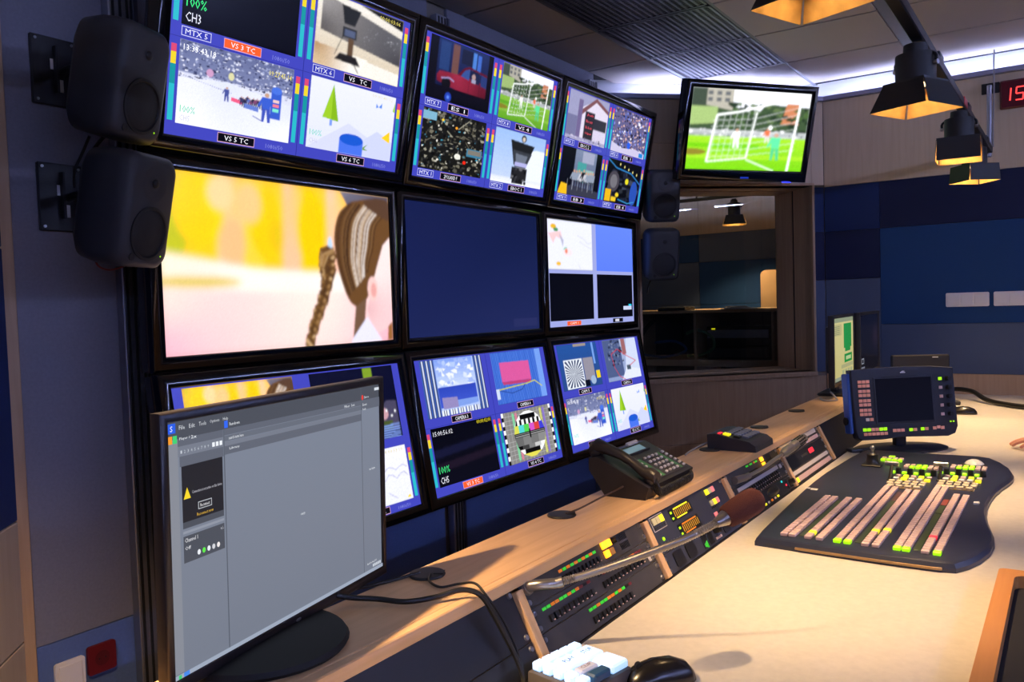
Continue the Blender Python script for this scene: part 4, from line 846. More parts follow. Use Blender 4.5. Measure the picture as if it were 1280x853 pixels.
# bay 0 and bay 5: blank panels
unit(0, 0, 1, 'lower black blank panel beside the lit white keypad', PANELK); unit(0, 1, 2, 'wide black blank panel under the front of the desktop monitor', PANELK)
unit(5, 0, 3, 'black blank panel at the far end of the rack', PANELK)
# bay 1: intercom key panels
t = unit(1, 2, 1, 'grey key panel holding the foam-covered gooseneck microphone and amber keys', PANEL)
leds(t, -.115, .030, .032, [O_, G, O_, G, O_, G, O_, G, O_, G][:10]); toggles(t, [-.108+.0148*i for i in range(10)], .016)
for dx, dz, m in ((.062, .035, LAMBER), (.082, .035, LAMBER), (.062, .017, LAMBER), (.082, .017, mat('key_tan', (190, 140, 70), .4))): key(t, dx, dz, .017, .014, .006, m, 'talk_key', -.001)
mb = MB(); mb.cyl((.105, -.001, .034), (.105, -.013, .034), .0065, .0055, 16); mb.build('volume_knob', BLACK, t)
grille(t, .125, .165, .026, .040); grille(t, .125, .165, .008, .022)
ring_print(t, [('INTERCOM PANEL', -.0, .0, .001, (90, 90, 90))][:0]+[('TALK', -.0, .30, .03, (150, 150, 150))], h=U1)
t = unit(1, 1, 1, 'grey key panel with two rows of toggles, second in the near rack bay', PANEL)
leds(t, -.205, -.030, .035, [G, G, O_, O_, G, G, O_, G, O_, D_, K_, D_]); toggles(t, [-.190+.0168*i for i in range(10)], .015)
leds(t, .0, .195, .035, [K_, D_, K_, D_, K_, G, D_, D_, O_, O_, D_, D_]); toggles(t, [.010+.0168*i for i in range(11)], .015); key(t, .215, .010, .012, .010, .001, PAPER, 'name_tag', -.001)
t = unit(1, 0, 1, 'grey key panel with one row of toggles, lowest in the near rack bay', PANEL)
leds(t, -.075, .105, .036, [G, G, O_, G, G, O_, O_, G, O_, G, K_, D_]); toggles(t, [-.068+.0168*i for i in range(10)], .016)
# bay 2
t = unit(2, 1, 2, 'blue-grey two-unit panel with yellow lit meters and coloured keys', PANELB)
key(t, -.185, .068, .068, .034, .001, PAPER, 'key_frame', -.001); key(t, -.185, .068, .065, .031, .0014, PANELB, 'key_field', -.001)
for i, m in enumerate((mat('key_beige', (205, 200, 160), .4), mat('key_beige', (0,0,0)), LYEL)): key(t, -.205+.020*i, .073, .0185, .016, .004, m, 'source_key', -.001)
for i in range(5): key(t, -.21+.012*i, .058, .006, .004, .002, KEYD, 'small_key', -.001)
for (x, z, c) in ((-.055, .066, LYEL), (-.045, .026, LTORG)):
    key(t, x, z, .125, .030, .0012, KEYD, 'meter_display', -.001)
    for i in range(10):
        key(t, x-.038+.010*i, z, .0035, .016, .0016, mat('meter_amber', (200, 150, 20), .4, emit=(200, 140, 10), estr=.5), 'meter_bar', -.001)
    key(t, x-.055, z+.006, .010, .006, .0018, LGREEN, 'meter_flag', -.001); key(t, x-.055, z-.008, .010, .005, .0018, LGREEN, 'meter_flag', -.001)
    key(t, x+.005, z+.011, .085, .0035, .0018, LYEL if c is LYEL else LTORG, 'meter_line', -.001); key(t, x-.005, z-.011, .06, .003, .0018, LYEL if c is LYEL else LTORG, 'meter_line', -.001)
for r_, row in enumerate(((LYEL, MATS['key_beige'], LPINK), (MATS['key_beige'], LYEL, LPINK))):
    for i, m in enumerate(row): key(t, .120+.020*i, .074-.030*r_, .018, .014, .004, m, 'source_key', -.001)
    for i in range(5): key(t, .113+.012*i, .060-.028*r_, .006, .003, .002, KEYD, 'small_key', -.001)
key(t, .115, .014, .016, .012, .004, LPINK, 'call_key', -.001)
mb = MB(); mb.ell((-.195, -.002, .030), (.0045, .003, .0045)); mb.build('status_light', LGREEN, t)
t = unit(2, 0, 1, 'dark one-unit panel with two square pads and a small knob', PANELB)
for x in (-.165, -.095):
    mb = MB(); mb.prism(rrect(x-.024, x+.024, .006, .040, .007), -.004, -.001, XZ); mb.build('pad', BLACK, t)
key(t, -.01, .023, .030, .036, .002, KEYD, 'small_display', -.001); key(t, .027, .023, .030, .036, .002, KEYD, 'small_display', -.001)
for i in range(4): key(t, -.018+.005*i, .012, .003, .008+.003*i, .0025, LTGRN, 'level_bar', -.001)
mb = MB(); mb.cyl((.068, -.001, .030), (.068, -.018, .030), .010, .009, 18); mb.build('volume_knob', BLACK, t)
for i in range(4): key(t, .058+.010*i, .010, .006, .006, .003, KEY, 'small_key', -.001)
for x in (.14, .195):
    mb = MB(); mb.prism(rrect(x-.022, x+.022, .008, .038, .007), -.003, -.001, XZ); mb.build('pad', PANELK, t)
# bay 3
t = unit(3, 2, 1, 'grey panel holding the small silver gooseneck microphone, with one amber key', PANEL)
leds(t, -.06, .055, .036, [G, G, D_, G, G, D_, O_, G, G, D_]); toggles(t, [-.11+.0155*i for i in range(9)], .012)
key(t, .078, .034, .018, .013, .006, LAMBER, 'talk_key', -.001); key(t, .078, .018, .018, .011, .006, LAMBER, 'talk_key', -.001); grille(t, .12, .17, .020, .038)
t = unit(3, 1, 1, 'grey fader panel with a long white name strip', PANEL)
key(t, -.005, .036, .37, .011, .0012, PAPER, 'name_strip', -.001); key(t, .205, .034, .022, .013, .0014, PAPER, 'name_strip', -.001)
for r_ in (0, 1): toggles(t, [-.16+.0195*i for i in range(17)], .022-.012*r_)
t = unit(3, 0, 1, 'black panel with a knob and tiny yellow and cyan lights', PANELK)
for i in range(9): key(t, -.17+.03*i, .009, .012, .006, .003, (LYEL, PAPER, LTORG, KEY)[i % 4], 'small_key', -.001)
key(t, .15, .038, .006, .006, .003, LCYAN, 'status_light', -.001); key(t, .175, .022, .007, .006, .003, LRED, 'status_light', -.001)
mb = MB(); mb.ell((.05, -.002, .028), (.055, .006, .014)); mb.build('jog_pad', BLACK, t)
mb = MB(); mb.bbox(.185, .225, -.006, 0, .006, .040, .002); mb.build('knob_plate', BLACK, t); mb = MB(); mb.cyl((.205, -.006, .024), (.205, -.022, .024), .010, .008, 16); mb.build('volume_knob', BLACK, t)
# bay 4
t = unit(4, 2, 1, 'far rack panel with white strip above tiny grey keys', PANEL)
key(t, -.01, .034, .44, .016, .0012, PAPER, 'name_strip', -.001)
for i in range(26): key(t, -.205+.0162*i, .013, .0125, .013, .003, KEY, 'small_key', -.001)
t = unit(4, 1, 1, 'black far rack panel with a small red label', PANELK)
key(t, .06, .026, .055, .016, .0012, LRED, 'red_label', -.001); key(t, -.03, .024, .075, .008, .0012, PANEL, 'card_slot', -.001)
t = unit(4, 0, 1, 'far rack panel with white strip and one yellow lit key', PANEL)
key(t, .0, .036, .44, .013, .0012, PAPER, 'name_strip', -.001)
for i in range(26): key(t, -.195+.0162*i, .014, .0125, .016, .003, KEY, 'small_key', -.001)
key(t, -.215, .014, .020, .015, .005, LYEL, 'call_key', -.001)

# ------------------------------------------------------------------ gooseneck microphones
def gooseneck(path, r, name, label):
    t = thing(name, label, 'microphone', path[0])
    q = [Vector(p)-Vector(path[0]) for p in path]; return t, q
MICM = mat('brushed_nickel', (170, 164, 160), .32, .9)
P1 = [(1.185, .775, .864), (1.210, .745, .872), (1.260, .670, .897), (1.317, .560, .944), (1.362, .503, .976)]
t, q = gooseneck(P1, .007, 'gooseneck_microphone', 'long silver gooseneck microphone with a reddish brown foam cover'); NV = Vector((0, -.893, .45)); B0 = Vector((0, .0165, 0))
mb = MB(); mb.cyl(B0, B0+NV*.006, .0145, .013, 24); mb.tube([B0, B0+NV*.010, q[0]+Vector((.008, -.012, .008)), q[1]], .0092, 14, smooth=6); mb.cyl(q[1], q[1]*.88+q[2]*.12, .0098, .0098, 16); mb.build('socket', MICM, t)
C = catmull(q[1:], 44); rr = [.0066+(.0007 if i % 2 else -.0006) for i in range(len(C))]
mb = MB(); mb.tube([tuple(c) for c in C], rr, 12, smooth=0); mb.build('neck', MICM, t, ang=60)
d = (Vector((1.448, .455, 1.0084))-Vector(P1[-1])).normalized(); e = q[-1]
mb = MB(); mb.cyl(e-d*.012, e+d*.018, .0075, .016, 20); mb.build('collar', MICM, t)
FOAM = mat('brown_foam', (96, 48, 38), .95, bump=1.0, scale=900, vary=.15)
rot = d.to_track_quat('Z', 'Y').to_matrix().to_4x4(); Mf = Matrix.Translation(e+d*.010) @ rot
mb = MB(); mb.lathe([(0, 0), (.016, .0), (.020, .006), (.0225, .03), (.0235, .062), (.0215, .074), (.015, .081), (0, .084)], 28, Mf); mb.build('foam_cover', FOAM, t)
P2 = [(2.215, .778, .853), (2.29, .772, .848), (2.42, .763, .852), (2.52, .757, .861), (2.60, .752, .868)]
t, q = gooseneck(P2, .005, 'gooseneck_microphone', 'short bare silver gooseneck microphone farther along the rack')
mb = MB(); mb.cyl(q[0], q[1], .011, .010, 18); mb.cyl(q[1], q[1]*.8+q[2]*.2, .009, .009, 18); mb.build('socket', MICM, t)
mb = MB(); mb.tube(q[1:], .0058, 10); mb.build('neck', MICM, t)
e = q[-1]; d = (Vector((2.80, .742, .8865))-Vector(P2[-1])).normalized(); L = (Vector((2.80, .742, .8865))-Vector(P2[-1])).length
Mf = Matrix.Translation(e-d*.02) @ d.to_track_quat('Z', 'Y').to_matrix().to_4x4()
mb = MB(); mb.lathe([(0, 0), (.008, 0), (.013, .02), (.0145, .03), (.0145, .085), (.0135, .088), (.0135, .094), (.0145, .096), (.0145, L+.012), (.010, L+.020), (0, L+.020)], 24, Mf); mb.build('capsule', MICM, t)
mb = MB()
for k in range(4):
    for a in range(10):
        an = 2*math.pi*a/10; p_ = Vector((.0148*math.cos(an), .0148*math.sin(an), .135+.016*k)); mb.bbox(p_.x-.002, p_.x+.002, p_.y-.002, p_.y+.002, p_.z, p_.z+.010, .0003)
mb2 = MB(); mb2.add(mb.v, mb.f, Mf); oo = mb2.build('vents', KEYD, t, smooth=False); oo['kind'] = 'stuff'

# ------------------------------------------------------------------ telephone
ph = thing('telephone', 'black desk telephone with corded handset on the wooden shelf', 'telephone', (1.742, .815, ZS))
PHB = mat('phone_plastic', (40, 38, 40), .42); PHB2 = mat('phone_top', (52, 50, 52), .45)
side = [(.012, 0), (.150, 0), (.205, .060), (.205, .088), (.175, .092), (.0, .030)]; ph.scale = (1, .76, 1)
mb = MB(); mb.prism([(a, b) for a, b in side], .0, .27, YZ); mb.build('body', PHB, ph, ang=20)
An = math.atan2(.062, .175)
TP = Matrix.Translation((0, 0, .030)) @ Matrix.Rotation(An, 4, 'X')      # top plate frame: x across, y up the slope
mb = MB(); mb.bbox(.075, .262, .012, .178, -.002, .003, .002, M=TP); mb.build('top_plate', PHB2, ph, smooth=False)
mb = MB(); mb.bbox(.09, .22, .135, .172, .002, .008, .002, M=TP); mb.build('display_hood', PHB, ph, smooth=False)
mb = MB(); mb.bbox(.10, .20, .140, .166, .0082, .0088, .0002, M=TP); mb.build('display', mat('lcd_grey_blue', (130, 165, 175), .25, emit=(120, 165, 180), estr=.25), ph, smooth=False)
mb = MB(); mb.bbox(.15, .21, .176, .188, .004, .012, .002, M=TP); mb.build('name_tag', PAPER, ph, smooth=False)
pkm = MB().bbox(-.0055, .0055, -.004, .004, 0, .005, .0012).mesh('phone_key', smooth=False); pkm.materials.append(mat('phone_key_white', (206, 200, 200), .45))
def pkey(x, y): o = obj('phone_key', pkm, ph); o.matrix_local = TP @ Matrix.Translation((x, y, .003)); return o
for i in range(6): pkey(.095, .022+.0165*i); pkey(.245, .022+.0165*i)
for c in range(4):
    for r_ in range(5): pkey(.14+.022*c, .024+.020*r_)
GRST = mat('green_strip', (70, 130, 80), .5)
for x0, x1 in ((.105, .122), (.218, .232)):
    mb = MB(); mb.bbox(x0, x1, .016, .112, .0028, .0038, .0003, M=TP); mb.build('key_label_strip', GRST, ph, smooth=False)
mb = MB()
prof = [(-.008, .048, .020, .015), (.008, .055, .023, .017), (.030, .056, .021, .014), (.075, .080, .017, .012), (.115, .096, .017, .012), (.165, .108, .021, .014), (.195, .114, .023, .018), (.215, .104, .020, .018)]
L = []
for y, z, rx, rz in prof: L.append([(.035+rx*math.cos(2*math.pi*k/16), y+(0 if True else 0), z+rz*math.sin(2*math.pi*k/16)) for k in range(16)])
mb.loops(L, cap0=True, cap1=True); mb.ell((.035, .012, .044), (.021, .022, .018)); mb.ell((.035, .198, .100), (.021, .024, .020)); hs = mb.build('handset', mat('handset_plastic', (46, 40, 40), .38), ph, ang=60)
coil = []; A_, B_ = Vector((.035, -.008, .030)), Vector((.255, -.006, .014))
ctl = catmull([(.030, .0, .040), (.03, -.018, .018), (.10, -.014, .013), (.17, -.012, .013), (.235, -.008, .014), (.262, .012, .02)], 40)
for i, c in enumerate(ctl): a = i*1.05; coil.append(c+Vector((0, math.cos(a)*.009, math.sin(a)*.009)))
mb = MB(); mb.tube([tuple(c) for c in coil], .0028, 6, smooth=2); mb.build('coiled_cord', CABLE, ph)

# ------------------------------------------------------------------ small remote box on the shelf
kb = thing('remote_keypad', 'dark wedge remote box with grey keys and one yellow light', 'keypad', (2.43, .785, ZS))
mb = MB(); mb.prism([(0, 0), (.150, 0), (.152, .046), (.128, .050), (.02, .030), (.002, .018)], 0, .17, YZ); mb.build('case', mat('remote_case', (38, 40, 52), .5), kb, ang=20)
KT = Matrix.Translation((0, .02, .030)) @ Matrix.Rotation(math.atan2(.020, .108), 4, 'X')
def kk(x, y, m, wd=.020, hg=.020): 
    mb = MB(); mb.bbox(x-wd/2, x+wd/2, y-hg/2, y+hg/2, 0, .006, .001, M=KT); return mb.build('key', m, kb, smooth=False)
kk(.022, .078, LYEL); kk(.022, .045, KEYD)
for i in range(5):
    for j in range(3): kk(.050+.024*i, .028+.025*j, mat('key_slate', (110, 114, 128), .45))
mb = MB(); mb.bbox(.010, .035, .096, .104, 0, .003, .0005, M=KT); mb.build('red_mark', LRED, kb, smooth=False)

# ------------------------------------------------------------------ cable grommets
GROM = mat('grommet_plastic', (36, 34, 38), .5)
mb = MB(); mb.lathe([(0, -.0015), (.031, -.0015), (.032, .0), (.030, .003), (.022, .0035), (0, .003)], 32); gm = mb.mesh('cover'); gm.materials.append(GROM)
mb = MB(); mb.bbox(-.010, .010, -.030, -.012, .0033, .0048, .001); gn = mb.mesh('cable_notch'); gn.materials.append(KEYD)
for x, y, lb in ((1.084, .93, 'round cable grommet nearest the desktop monitor, with two cables'), (1.537, .928, 'round cable grommet left of the telephone'), (2.42, .955, 'round cable grommet half hidden behind the remote box'), (2.91, .927, 'round cable grommet right of the remote box'), (3.38, .925, 'farthest round cable grommet on the shelf')):
    t = thing('cable_grommet', lb, 'grommet', (x, y if x != 2.42 else .925, ZS+.0015), (0, 0, .5), 'cable grommets in the shelf'); obj('cover', gm, t); obj('cable_notch', gn, t)

# ------------------------------------------------------------------ cables
def cable(label, pts, r, m=CABLE):
    P = [Vector(p) for p in pts]; t = MB(); t.tube([tuple(p-P[0]) for p in P], r, 8, smooth=8)
    o = t.build('cable', m); o.location = P[0]; return tag(o, label, 'cable')
cable('thick black cable arching from the desktop monitor over the shelf edge', [(.86, .985, .93), (.898, .941, .912), (.935, .905, .903), (.952, .862, .901), (.985, .831, .903), (1.020, .806, .908), (1.035, .780, .900), (1.048, .762, .865), (1.066, .738, .80), (1.064, .722, .768), (1.045, .712, .757)], .0045)
cable('thin black cable from the near grommet curling over the shelf edge', [(1.075, .915, ZS+.006), (1.051, .897, ZS+.004), (1.038, .862, ZS+.004), (1.060, .842, ZS+.006), (1.056, .805, ZS+.014), (1.052, .780, .893), (1.062, .760, .86), (1.072, .742, .815), (1.068, .724, .775)], .0022)
cable('thin black cable along the shelf rear into the near grommet', [(.83, .985, .935), (.90, .965, .915), (1.0, .962, ZS+.005), (1.075, .94, ZS+.005)], .003)
cable('brown telephone line running from grommet to telephone', [(1.54, .92, ZS+.004), (1.57, .90, ZS+.012), (1.64, .890, ZS+.020), (1.72, .882, ZS+.026), (1.741, .88, ZS+.028)], .0022, mat('brown_cord', (70, 52, 40), .5))
cable('light grey cable behind the remote box', [(2.45, .94, ZS+.02), (2.42, .955, ZS+.012), (2.36, .962, ZS+.005), (2.30, .955, ZS+.003)], .0025, mat('grey_cord', (150, 148, 150), .5))
cable('grey and white cable loop at the foot of the yellow monitor', [(3.78, .93, ZS+.008), (3.73, .90, ZS+.004), (3.76, .86, ZS+.004), (3.82, .87, ZS+.004), (3.84, .90, ZS+.03)], .004, mat('grey_cord', (0,0,0)))
t = cable('thick dark cable bundle along the far desk end, right of the control monitor', [(5.30, .66, .775), (5.28, .57, .800), (5.20, .47, .800), (5.06, .39, .772), (4.95, .30, .765), (4.86, .2, .765), (4.78, .02, .765), (4.72, -.12, .765)], .013)

# ------------------------------------------------------------------ lit white keypad, mice, tray
sb = thing('shot_keypad', 'small grey keypad with glowing white keys marked PLAY and STOP', 'keypad', (1.066, .716, ZD))
th = math.atan2(.013+.0, .125); sb.rotation_euler = (0, 0, R(-10))
mb = MB(); mb.bbox(.0, .118, -.118, .0, 0, .030, .004, 2); mb.build('case', mat('keypad_case', (88, 82, 80), .5), sb)
def sk(x0, x1, y0, y1, m=LWHITE, nm='lit_key'):
    mb = MB(); mb.bbox(x0, x1, y0, y1, .0295, .044, .003, 1); return mb.build(nm, m, sb)
for i in range(5): sk(.006+.0215*i, .026+.0215*i, -.022, -.004)
for i in range(4): sk(.006, .026, -.044-.022*i, -.026-.022*i)
a = sk(.030, .070, -.066, -.028); b = sk(.074, .114, -.066, -.028); c = sk(.030, .070, -.090, -.070, mat('key_lower', (190, 190, 205), .4, emit=(150, 170, 205), estr=.35)); sk(.074, .114, -.114, -.070)
sk(.030, .070, -.114, -.094, mat('key_unlit_blue', (40, 80, 120), .4), 'key')
def flat_text(parent, t_, x, y, z, wd, hg, col):
    V, Fc, asp = text_mesh(t_); mb = MB(); mb.add([(x+u*wd, y+v*hg, z) for u, v in V], Fc, None, lin(col)); me = mb.mesh('lettering', smooth=False); me.materials.append(print_mat()); return obj('lettering', me, parent)
flat_text(a, 'PLAY', .038, -.050, .0444, .024, .010, (50, 70, 120)); flat_text(b, 'STOP', .082, -.050, .0444, .024, .010, (50, 70, 120)); flat_text(c, 'CLIP', .038, -.083, .0444, .024, .007, (120, 90, 80))
def mouse(label, pos, rz, s=1.0):
    t = thing('computer_mouse', label, 'mouse', pos, (0, 0, rz)); L = []
    for x, wy, hz in ((-.058, .004, .006), (-.055, .018, .014), (-.045, .027, .026), (-.02, .031, .036), (.01, .030, .037), (.035, .029, .030), (.052, .025, .020), (.058, .016, .012), (.060, .004, .006)):
        ring = []
        for k in range(18):
            a = 2*math.pi*k/18; ring.append((x*s, wy*math.cos(a)*s, max(0, (hz*math.sin(a) if math.sin(a) > 0 else .002*math.sin(a))+.002)*s))
        L.append(ring)
    mb = MB(); mb.loops(L, cap0=True, cap1=True); mb.build('shell', mat('mouse_plastic', (26, 24, 24), .25), t, ang=80)
    mb = MB(); mb.cyl((.036*s, -.0035*s, .031*s), (.036*s, .0035*s, .031*s), .006*s, n=14); mb.build('wheel', KEYD, t)
    mb = MB(); mb.tube([(.056*s, 0, .0225*s), (.03*s, 0, .0345*s), (.0, 0, .0400*s)], .0009, 6); mb.build('button_gap', KEYD, t)
mouse('black computer mouse in the foreground beside the lit keypad', (1.195, .548, ZD), R(140), 1.0)
mouse('dark computer mouse right of the control monitor, at the desk far end', (4.60, .45, ZD), R(100), 1.0)
tr = thing('wooden_tray', 'wood-rimmed tray with a dark inside, at the lower right', 'tray', (1.60, -.15, ZD))
mb = MB()
o_ = [(p[0], p[1]) for p in rrect(-.40, .365, -.28, .280, .012)]; i_ = [(p[0], p[1]) for p in rrect(-.365, .328, -.245, .250, .022)]
mb.loops([[(x, y, 0) for x, y in o_], [(x, y, .030) for x, y in o_], [(x, y, .030) for x, y in i_], [(x, y, .004) for x, y in i_]]); mb.build('rim', wood('tray_wood', (216, 152, 88), (204, 138, 76), .4, 0, 3), tr, smooth=False)
mb = MB(); mb.prism(i_, .0, .005); mb.build('lining', mat('tray_lining', (20, 20, 28), .8), tr, smooth=False)

# ------------------------------------------------------------------ vision mixer
SWT = ZD+.022
vm = thing('vision_mixer', 'large dark production switcher with rows of pink keys on the desk', 'switcher', (2.0, .16, ZD))
OUT = [(1.984, .649), (2.06, .658), (2.293, .671), (2.5, .681), (2.674, .687), (2.85, .686), (3.042, .678), (3.16, .671), (3.256, .661), (3.30, .650), (3.315, .632), (3.315, .518), (3.32, .388), (3.325, .277), (3.30, .235), (3.24, .205), (3.15, .175), (3.06, .160), (3.0, .160), (2.95, .166), (2.87, .180), (2.79, .191), (2.69, .198), (2.59, .199), (2.49, .193), (2.409, .183), (2.33, .170), (2.271, .160), (2.22, .156), (2.14, .160), (2.07, .174), (2.02, .190), (1.98, .211), (1.972, .24), (1.97, .361), (1.978, .539)]
OUT = [(x-2.0, y-.16) for x, y in OUT][::-1]
def inset(poly, d):
    n = len(poly); out = []
    for i in range(n):
        a, b, c = Vector(poly[i-1]), Vector(poly[i]), Vector(poly[(i+1) % n]); e1 = (b-a).normalized(); e2 = (c-b).normalized()
        nn = Vector((-(e1.y+e2.y), e1.x+e2.x)); nn = nn.normalized() if nn.length > 1e-6 else Vector((-e1.y, e1.x)); out.append((b.x+nn.x*d, b.y+nn.y*d))
    return out
VMB = mat('mixer_body', (36, 42, 66), .38, vary=.05, scale=20)
mb = MB(); mb.loops([[(x, y, 0) for x, y in OUT], [(x, y, .010) for x, y in OUT], [(x, y, .019) for x, y in inset(OUT, .006)], [(x, y, .022) for x, y in inset(OUT, .014)]], cap0=True, cap1=True); mb.build('body', VMB, vm, ang=30)
mb = MB(); mb.tube([(-.0265, .078, .008), (-.0305, .10, .008), (-.0310, .20, .008), (-.0270, .30, .008), (-.0225, .39, .008)], .0032, 8, smooth=4); mb.build('front_highlight', mat('highlight_strip', (170, 140, 100), .35, .6), vm, smooth=False)  # warm highlight on the front lip, put in as a tan metal strip
def tkey(wd, ln, ht, m, nm='key', b=.0012):
    k = ('t', wd, ln, ht, m.name, nm)
    if k not in KM:
        me = MB().bbox(-wd/2, wd/2, -ln/2, ln/2, 0, ht, b).mesh(nm, smooth=False); me.materials.append(m); KM[k] = me
    return KM[k]
def vk(x, y, m=KEY, wd=.0135, ln=.0165, ht=.008, nm='mixer_key'): return obj(nm, tkey(wd, ln, ht, m, nm), vm, (x-2.0, y-.16, .022))
rowsY = [(.589, 2.459), (.569, 2.459), (.532, 2.46), (.505, 2.46), (.465, 2.668), (.442, 2.657), (.403, 2.637), (.380, 2.634), (.335, 2.743), (.316, 2.741), (.277, 2.631), (.253, 2.628)]
lit = {(2, 2): LYEL, (4, 0): LGREEN, (5, 0): LGREEN, (6, 6): LYEL, (7, 7): LYEL, (8, 0): LGREEN, (9, 0): LGREEN, (10, 6): LRED, (11, 0): LGREEN}
spots = []
for r_, (y, x1) in enumerate(rowsY):
    n = int(round((x1-2.027)/.0205))
    for i in range(n+1): spots.append((2.027+(x1-2.027)*i/n, y, r_, i))
spots.sort(key=lambda s_: s_[0])
rest = MB(); cnt = 0
for x, y, r_, i in spots:
    m = lit.get((r_, i))
    if m: vk(x, y, m, .0165)
    elif cnt < 285: vk(x, y, KEY, .0145); cnt += 1
    else: rest.bbox(x-2.0-.00725, x-2.0+.00725, y-.16-.00825, y-.16+.00825, .022, .030, .0012)
o = rest.build('mixer_keys', KEY, vm, smooth=False); o['kind'] = 'stuff'
DISP = mat('display_green', (58, 70, 44), .4, emit=(60, 90, 20), estr=.12); DISPR = mat('display_red', (120, 60, 50), .4, emit=(190, 60, 40), estr=.3)
def strip(x0, x1, y, wd, m): mb = MB(); mb.bbox(x0-2.0, x1-2.0, y-.16-wd/2, y-.16+wd/2, .0215, .0235, .0004); mb.build('name_display', m, vm, smooth=False)
strip(2.04, 2.44, .5505, .012, DISP); strip(2.04, 2.50, .4225, .012, DISP); strip(2.50, 2.62, .4225, .012, mat('display_pink', (96, 66, 70), .4)); strip(2.04, 2.40, .297, .014, DISP); strip(2.41, 2.50, .297, .014, DISP); strip(2.51, 2.58, .297, .014, DISPR)
# upper fields
IV = mat('key_ivory', (214, 200, 170), .45); TAN = mat('plate_tan', (110, 92, 64), .5); 
for k, (yc, xb) in enumerate(((.425, 2.70), (.292, 2.75))):
    strip(xb-.03, xb+.005, yc, .10, TAN)
    for i in range(4): vk(xb-.012, yc-.036+.024*i, IV, .020, .018)
    for i in range(5): vk(xb+.022, yc-.045+.022*i, IV, .020, .017); 
    for i in range(5): vk(xb+.055, yc-.045+.022*i, IV, .018, .016)
    # fader lever
    t0 = MB(); t0.bbox(xb-2.0+.075, xb-2.0+.16, yc-.16+.045, yc-.16+.062, .022, .026, .001); t0.build('fader_slot', BLACK, vm, smooth=False)
    fl = MB(); fl.cyl((xb-2.0+.09, yc-.16+.054, .022), (xb-2.0+.125, yc-.16+.054, .062), .006, .005, 10); fo = fl.build('fader_arm', mat('lever_black', (30, 26, 24), .35), vm)
    f2 = MB(); f2.cyl((xb-2.0+.128, yc-.16+.034, .066), (xb-2.0+.128, yc-.16+.074, .066), .008, .008, 14); f2.build('fader_grip', STEEL, fo)
    strip(xb+.085, xb+.12, yc-.005, .105, TAN)
    for i in range(5): vk(xb+.10, yc-.05+.022*i, KEYW if i % 3 else LYEL, .020, .016, .008)
    for i in range(5): vk(xb+.14, yc-.05+.022*i, LYEL if i % 2 else KEY, .022, .014, .008)
    for i in range(4):
        kn = MB(); kn.cyl((xb-2.0+.20, yc-.16-.055+.034*i, .022), (xb-2.0+.20, yc-.16-.055+.034*i, .040), .009, .008, 14); kn.build('knob', BLACK, vm)
        vk(xb+.20, yc-.055+.017+.034*i, LGREEN, .016, .013, .007)
    for i in range(6):
        vk(xb+.30, yc-.05+.018*i, LGREEN if 1 < i < 5 else KEY, .018, .014, .008); vk(xb+.33, yc-.05+.018*i, LGREEN if 1 < i < 4 else KEY, .018, .014, .008)
for i in range(4): vk(3.13, .50+.018*i, KEY, .018, .014, .008); vk(3.10, .50+.018*i, LGREEN, .018, .014, .008)
vk(3.16, .535, LGREEN, .018, .02, .008)
js = MB(); js.bbox(.970, 1.040, .378, .442, .022, .028, .003); jo = js.build('joystick_plate', BLACK, vm, smooth=False)
js = MB(); js.lathe([(0, .028), (.024, .028), (.021, .034), (.018, .050), (.019, .060), (.014, .065), (0, .066)], 20, Matrix.Translation((1.005, .41, 0))); jb = js.build('joystick_boot', BLACK, vm)
js = MB(); js.cyl((1.005, .41, .064), (1.005, .41, .076), .004, n=12); js.ell((1.005, .41, .081), (.008, .008, .008)); js.build('joystick_knob', STEEL, jb)
js = MB(); js.ell((1.13, .117, .022), (.030, .030, .022), n=24); js.build('trackball', KEYW, vm)
js = MB(); js.lathe([(.030, .0), (.038, .0), (.038, .004), (.030, .006)], 28, Matrix.Translation((1.13, .117, .022))); js.build('trackball_ring', PANEL, vm)
p_ = MB(); p_.add([(2.555-2.0, .505, .0223), (2.575-2.0, .505, .0223), (2.575-2.0, .525, .0223), (2.562-2.0, .517, .0223)], [(0,1,2,3)]); p_.add([(2.545-2.0, .480, .0223), (2.570-2.0, .482, .0223), (2.570-2.0, .503, .0223), (2.545-2.0, .500, .0223)], [(0,1,2,3)]); p_.build('maker_mark', KEYW, vm, smooth=False)
vk(2.56, .222, KEYW, .016, .014, .007)

# ------------------------------------------------------------------ control monitor
CMN = mat('control_monitor_case', (32, 36, 52), .45)
cm = thing('control_monitor', 'dark blue control monitor framed by lit keys and knobs behind the switcher', 'monitor', (3.461, .541, ZD), face_rot(221, 0))
TM = Matrix.Translation((0, 0, .185)) @ Matrix.Rotation(R(-6.7), 4, 'X')
head = obj('panel', None)
prof = [(-.212, .133), (-.208, -.10), (-.200, -.128), (-.185, -.136), (-.10, -.136), (.0, -.130), (.10, -.134), (.17, -.136), (.20, -.126), (.212, -.10), (.210, .128), (.12, .137), (.0, .140), (-.12, .138)]
mb = MB(); mb.loops([[(x, -.000, z) for x, z in prof], [(x, -.006, z) for x, z in [(a*.985, b*.98) for a, b in prof]]], cap1=True); mb.loops([[(x, 0, z) for x, z in prof], [(x, .028, z) for x, z in prof], [(x*.86, .060, z*.82) for x, z in prof]], cap1=True)
bpy.data.objects.remove(head); body = mb.build('case', CMN, cm, ang=25); body.matrix_local = TM
SIDE = mat('case_side_blue', (52, 92, 190), .4)
def on(nm, mb, m, sm=False): o = mb.build(nm, m, cm, smooth=sm); o.matrix_local = TM; return o
on('side_cover', MB().bbox(-.222, -.208, .004, .05, -.11, .12, .004), SIDE)
on('screen_frame', MB().bbox(-.125, .118, -.0085, -.005, -.078, .103, .002), CMN)
